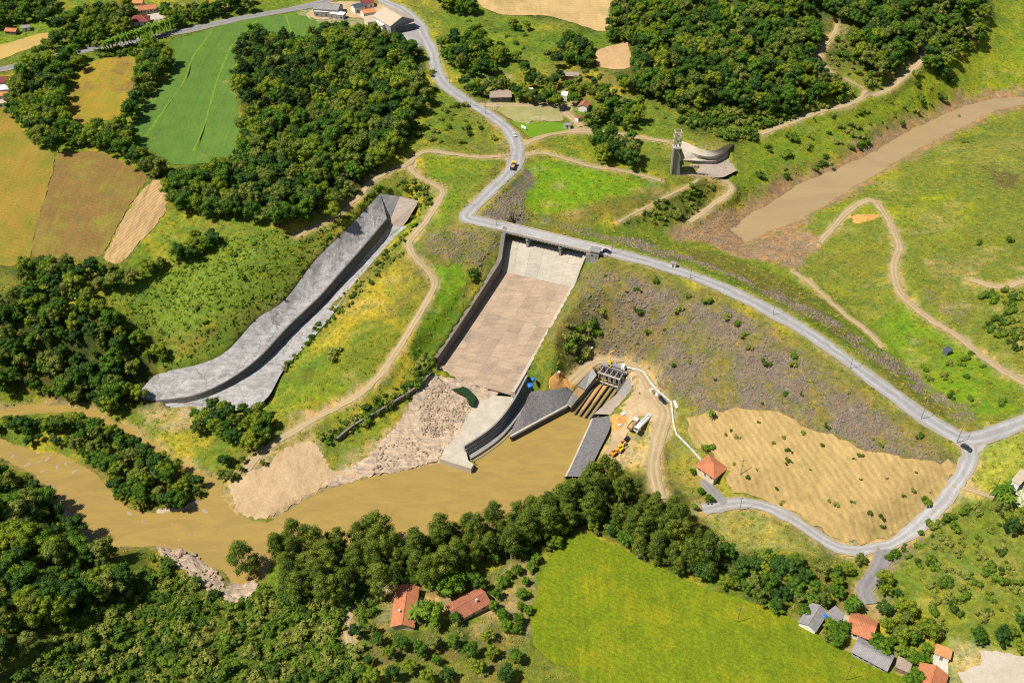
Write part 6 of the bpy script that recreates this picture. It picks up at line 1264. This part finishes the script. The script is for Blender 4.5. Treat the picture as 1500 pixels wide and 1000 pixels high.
for kind, lst in by.items():
    lst = [p_ for p_ in lst if -60 < project(p_[1], p_[2], p_[3])[0] < 1560]
    lst.sort(key=lambda p_: (not in_view(p_), -p_[4]/math.hypot(p_[2], CZ-p_[3])))
    nv = len(VAR[kind]); lim = 300 if kind != 'herb' else nv
    for i, (k, x, y, z, h, reg) in enumerate(lst[:lim]):
        vi = (i if i < nv else random.randrange(nv)); cm, tm = VAR[kind][vi]; s = h/NOM[kind]; sw = s*random.uniform(.9, 1.2)
        if tm is None:
            o = bpy.data.objects.new(NAMES[kind], cm); COL.objects.link(o); tag(o, REG[reg], CATS[kind], reg); src = o
        else:
            o = empty(NAMES[kind], (0, 0, 0), 0, REG[reg], CATS[kind], reg)
            c_ = bpy.data.objects.new('crown' if kind != 'palm' else 'fronds', cm); COL.objects.link(c_); c_.parent = o; t_ = bpy.data.objects.new('trunk', tm); COL.objects.link(t_); t_.parent = o; src = c_
        o.location = (x, y, z-.1); o.rotation_euler = (0, 0, random.uniform(0, 6.28)); o.scale = (sw, sw, s)
        wide = 1.45 if reg == 'lone river gum' else 1.0; o.scale = (sw*wide, sw*wide, s); o['label'] = describe(kind, vi, x, y, h, reg)
        if kind == 'herb':
            for p_ in ('label', 'category', 'group'): del o[p_]
            o['kind'] = 'stuff'
        if i < nv: SRC.setdefault(kind, []).append(src)
    rest = {}
    for p_ in lst[lim:]: rest.setdefault(p_[5] if kind == 'broad' else kind, []).append(p_)
    for reg, ps in rest.items():
        pts = [(x, y, z-.1, random.uniform(0, 6.28), h/NOM[kind]*random.uniform(.9, 1.2), h/NOM[kind], random.randrange(nv)) for (k, x, y, z, h, r_) in ps]
        gn_mass('forest_mass' if kind not in ('shrub', 'herb') else 'scrub_mass', pts, SRC[kind])
    n_plants[kind] = (len(lst), len(lst[lim:]))
print('PLANTS', n_plants)
# tall grass: tufts over the open ground in view
def tufts(n, name, kinds, accept, s0, s1):
    x = RNG.uniform(-400, 400, n); y = RNG.uniform(150, 760, n); keep = RNG.random(n) < np.clip(260/np.hypot(y, 300)*.9, .2, 1); x, y = x[keep], y[keep]; z = hat(x, y); sx, sy = project(x, y, z)
    ok = (sx > -30) & (sx < 1530) & (sy > -20) & (sy < 1020) & (hat(x, y, RDD) > .8) & (hat(x, y, BLK) < .02) & (hat(x, y, WET) < .3) & accept(x, y); x, y, z = x[ok], y[ok], z[ok]
    pts = [(float(a), float(b), float(c), random.uniform(0, 6.28), (s := random.uniform(s0, s1)), s*random.uniform(.8, 1.2), random.randrange(len(kinds))) for a, b, c in zip(x, y, z)]
    return gn_mass(name, pts, kinds), len(pts)
tsrc = []
for k, (me, _) in enumerate(VAR['tuft']):
    c = at([(1150+25*k, 440+18*k)])[0]; o = bpy.data.objects.new('grass_tuft', me); COL.objects.link(o); o.location = c; o.scale = (.9, .9, .9); tag(o, kind='stuff'); tsrc.append(o)
past = FOOT[7]
G_C = C0[..., 1]-C0[..., 0]*.75
print('TUFTS', tufts(110000, 'tall_grass', tsrc, lambda x, y: (hat(x, y, G_C) > .008) & (hat(x, y, FLD) < .5), .45, 1.15)[1])
# ------------------------------------------------------------------ stones
M_stone = soil('rockfill stone', (.20, .157, .122), (.145, .114, .090), (.27, .22, .17), s=.5, fine=1.6, vlo=.75, vhi=1.25, c3s=.3, bump=.4)
M_bould = soil('tan boulder', (.38, .285, .195), (.29, .22, .15), (.21, .18, .145), s=.4, fine=1.4, vlo=.75, vhi=1.2, c3s=.3, bump=.4)
M_drift = soil('driftwood', (.32, .235, .165), (.24, .17, .12), (.40, .31, .23), s=.6, fine=2, vlo=.75, vhi=1.2, bump=.3)
def stone(name, mat, g, fl=.7):
    v = ICO[0].copy(); v *= (1+.5*(g.random((len(v), 1))-.5)); v *= np.array([1.15, .9, fl]); v = np.where(np.abs(v) > .75, np.sign(v)*.75, v)
    me = bpy.data.meshes.new(name); me.from_pydata(v.tolist(), [], ICO[1]); me.materials.append(mat); me.update(); return me
def src_objs(name, mes, spots_, label, cat, s):
    out = []
    for me, p_ in zip(mes, spots_):
        o = bpy.data.objects.new(name, me); COL.objects.link(o); o.location = at([p_])[0]; o.scale = (s, s, s); tag(o, label, cat, name.replace('_', ' ')+' group'); out.append(o)
    return out
st = src_objs('rockfill_boulder', [stone('stone', M_stone, G_) for k in range(4)], px("905,410 1010,470 1120,520 1240,600"), 'large grey boulder lying in the rockfill face of the dam', 'boulder', 1.1)
def weighted(n, wgt_, name, kinds, s0, s1, extra=None, sink=.2):
    x = RNG.uniform(-60, 260, n); y = RNG.uniform(220, 480, n); ok = (RNG.random(n) < hat(x, y, wgt_)) & (hat(x, y, RDD) > 1.2) & (hat(x, y, BLK) < .02) & (hat(x, y, FLD) < .3); x, y = x[ok], y[ok]; z = hat(x, y)
    pts = [(float(a), float(b), float(c)-sink*.5, random.uniform(0, 6.28), (s := s0+(s1-s0)*random.random()**2.2), s, random.randrange(len(kinds))) for a, b, c in zip(x, y, z)]
    gn_mass(name, pts, kinds); return len(pts)
extraw = ROCKW.copy()
for s, k in (("725,290 770,250 780,262 765,300 775,325 735,325 700,318", .9), ("625,350 665,335 735,345 705,393 665,383 630,370", .45), ("790,322 860,345 980,385 975,372 870,338", .4), ("850,395 890,400 880,440 850,440", .3)):
    b = at(px(s)); sl = near(b, 1); extraw[sl] = np.maximum(extraw[sl], inside(b, XX[sl], YY[sl])*k)
print('ROCKS', weighted(260000, np.clip(extraw*.9, 0, .9), 'rockfill_stones', st, .16, .95))
bo = src_objs('river_boulder', [stone('boulder', M_bould, G_) for k in range(3)], px("620,615 640,600 655,625"), 'tan boulder lying on the rock bed below the spillway', 'boulder', 1.4)
def pile(poly, n, kinds, name, s0, s1):
    Wp = at(poly); x0, x1 = min(q_.x for q_ in Wp), max(q_.x for q_ in Wp); y0, y1 = min(q_.y for q_ in Wp), max(q_.y for q_ in Wp); x = RNG.uniform(x0, x1, n); y = RNG.uniform(y0, y1, n); ok = inside(Wp, x, y); x, y = x[ok], y[ok]; z = hat(x, y)
    gn_mass(name, [(float(a), float(b), float(c)+.15, random.uniform(0, 6.28), (s := s0+(s1-s0)*random.random()**2), s, random.randrange(len(kinds))) for a, b, c in zip(x, y, z)], kinds)
pile(px("640,552 735,588 690,600 660,640 620,640 610,600"), 1500, bo, 'river_rubble', .2, .8); pile(px("560,640 620,640 650,660 600,690 545,690"), 260, bo, 'river_rubble', .25, .9)
pile(px("225,800 262,804 300,822 322,842 332,866 310,872 285,845 245,820"), 180, bo, 'river_rubble', .4, 1.6); pile(px("72,705 100,730 112,765 100,775 85,745"), 90, bo, 'river_rubble', .4, 1.6); pile(px("0,655 70,668 110,690 60,688 20,672"), 120, bo, 'river_rubble', .3, 1.0)
def log_mesh(g):
    o = MB().tube((-1.8, 0, .1), (1.8, .2, .22), .1, .05, 5).tube((.3, .05, .15), (1.0, .8, .35), .05, .03, 4).obj('log', M_drift); me = o.data; bpy.data.objects.remove(o); return me
dl = src_objs('driftwood_log', [log_mesh(G_) for k in range(2)], px("1110,372 1060,345"), 'bleached driftwood log on the debris flat behind the dam', 'log', 1.3)
pile(px("985,342 1010,330 1045,308 1078,300 1082,330 1095,360 1150,338 1205,345 1190,372 1165,400 1100,378 1040,357"), 2600, dl, 'driftwood_field', .35, 1.2); pile(px("1340,418 1365,425 1420,455 1415,478 1385,470"), 500, dl, 'driftwood_field', .3, 1.0)

for k, (a, b) in enumerate(px("18,668 32,664 46,672 58,676 40,680 70,672 84,684 96,679 62,690 110,690 190,752 236,762 252,768 300,748 306,740 210,764 262,790 280,782 242,798 315,800 330,812 296,770 166,740 400,792 440,776 178,628 205,640 150,612")):
    c = P(a, b, 0.0); o = bpy.data.objects.new('river_rock', bo[k % 3].data); COL.objects.link(o); o.location = c-Vector((0, 0, .12)); s_ = random.uniform(.5, 1.2); o.scale = (s_*random.uniform(1, 2.4), s_, s_*.4); o.rotation_euler = (0, 0, random.uniform(0, 3)); tag(o, 'flat tan rock breaking the surface of the muddy river', 'rock', 'rocks in the river')
# ------------------------------------------------------------------ the ground sheet (let down beneath sheets and structures)
HG = H.copy()
for b in FOOT:
    sl = near(b, 2); x = XX[sl]; y = YY[sl]; ds = segdist(b, x, y, True)[0]; m_ = inside(b, x, y) & (ds > .6); HG[sl] = np.where(m_, H[sl]-.3-np.minimum(1.6, .25*ds), HG[sl])
for nm, c_, w_, m_, o_, wb in ROADS:
    sl = near(c_, w_); m_ = segdist(c_, XX[sl], YY[sl])[0] < w_/2-.5; HG[sl] = np.where(m_, np.minimum(HG[sl], H[sl]-.25), HG[sl])
for b in CARVE:
    gr, b, dr = (b+(14,))[:3] if isinstance(b, tuple) else (-.5, b, 14)
    sl = near(b, 3); x = XX[sl]; y = YY[sl]; m_ = np.where(inside(b, x, y), -1, 1)*segdist(b, x, y, True)[0] < gr; HG[sl] = np.where(m_, np.minimum(HG[sl], H[sl]-dr), HG[sl])
gme = bpy.data.meshes.new('ground'); idx = np.arange(NX*NY).reshape(NY, NX)
qd = np.stack([idx[:-1, :-1], idx[:-1, 1:], idx[1:, 1:], idx[1:, :-1]], -1).reshape(-1, 4)
gme.vertices.add(NX*NY); gme.vertices.foreach_set('co', np.stack([XX, YY, HG], -1).astype(np.float32).ravel())
gme.loops.add(qd.size); gme.loops.foreach_set('vertex_index', qd.ravel().astype(np.int32))
gme.polygons.add(len(qd)); gme.polygons.foreach_set('loop_start', (np.arange(len(qd))*4).astype(np.int32))
gme.update(calc_edges=True); gme.validate()
gme.polygons.foreach_set('use_smooth', [True]*len(qd))
ca_ = gme.color_attributes.new('Col', 'FLOAT_COLOR', 'POINT'); ca_.data.foreach_set('color', np.concatenate([C0, np.ones((NY, NX, 1))], -1).astype(np.float32).ravel())
gme.materials.append(M_ground); go = bpy.data.objects.new('ground', gme); COL.objects.link(go); tag(go, kind='structure')
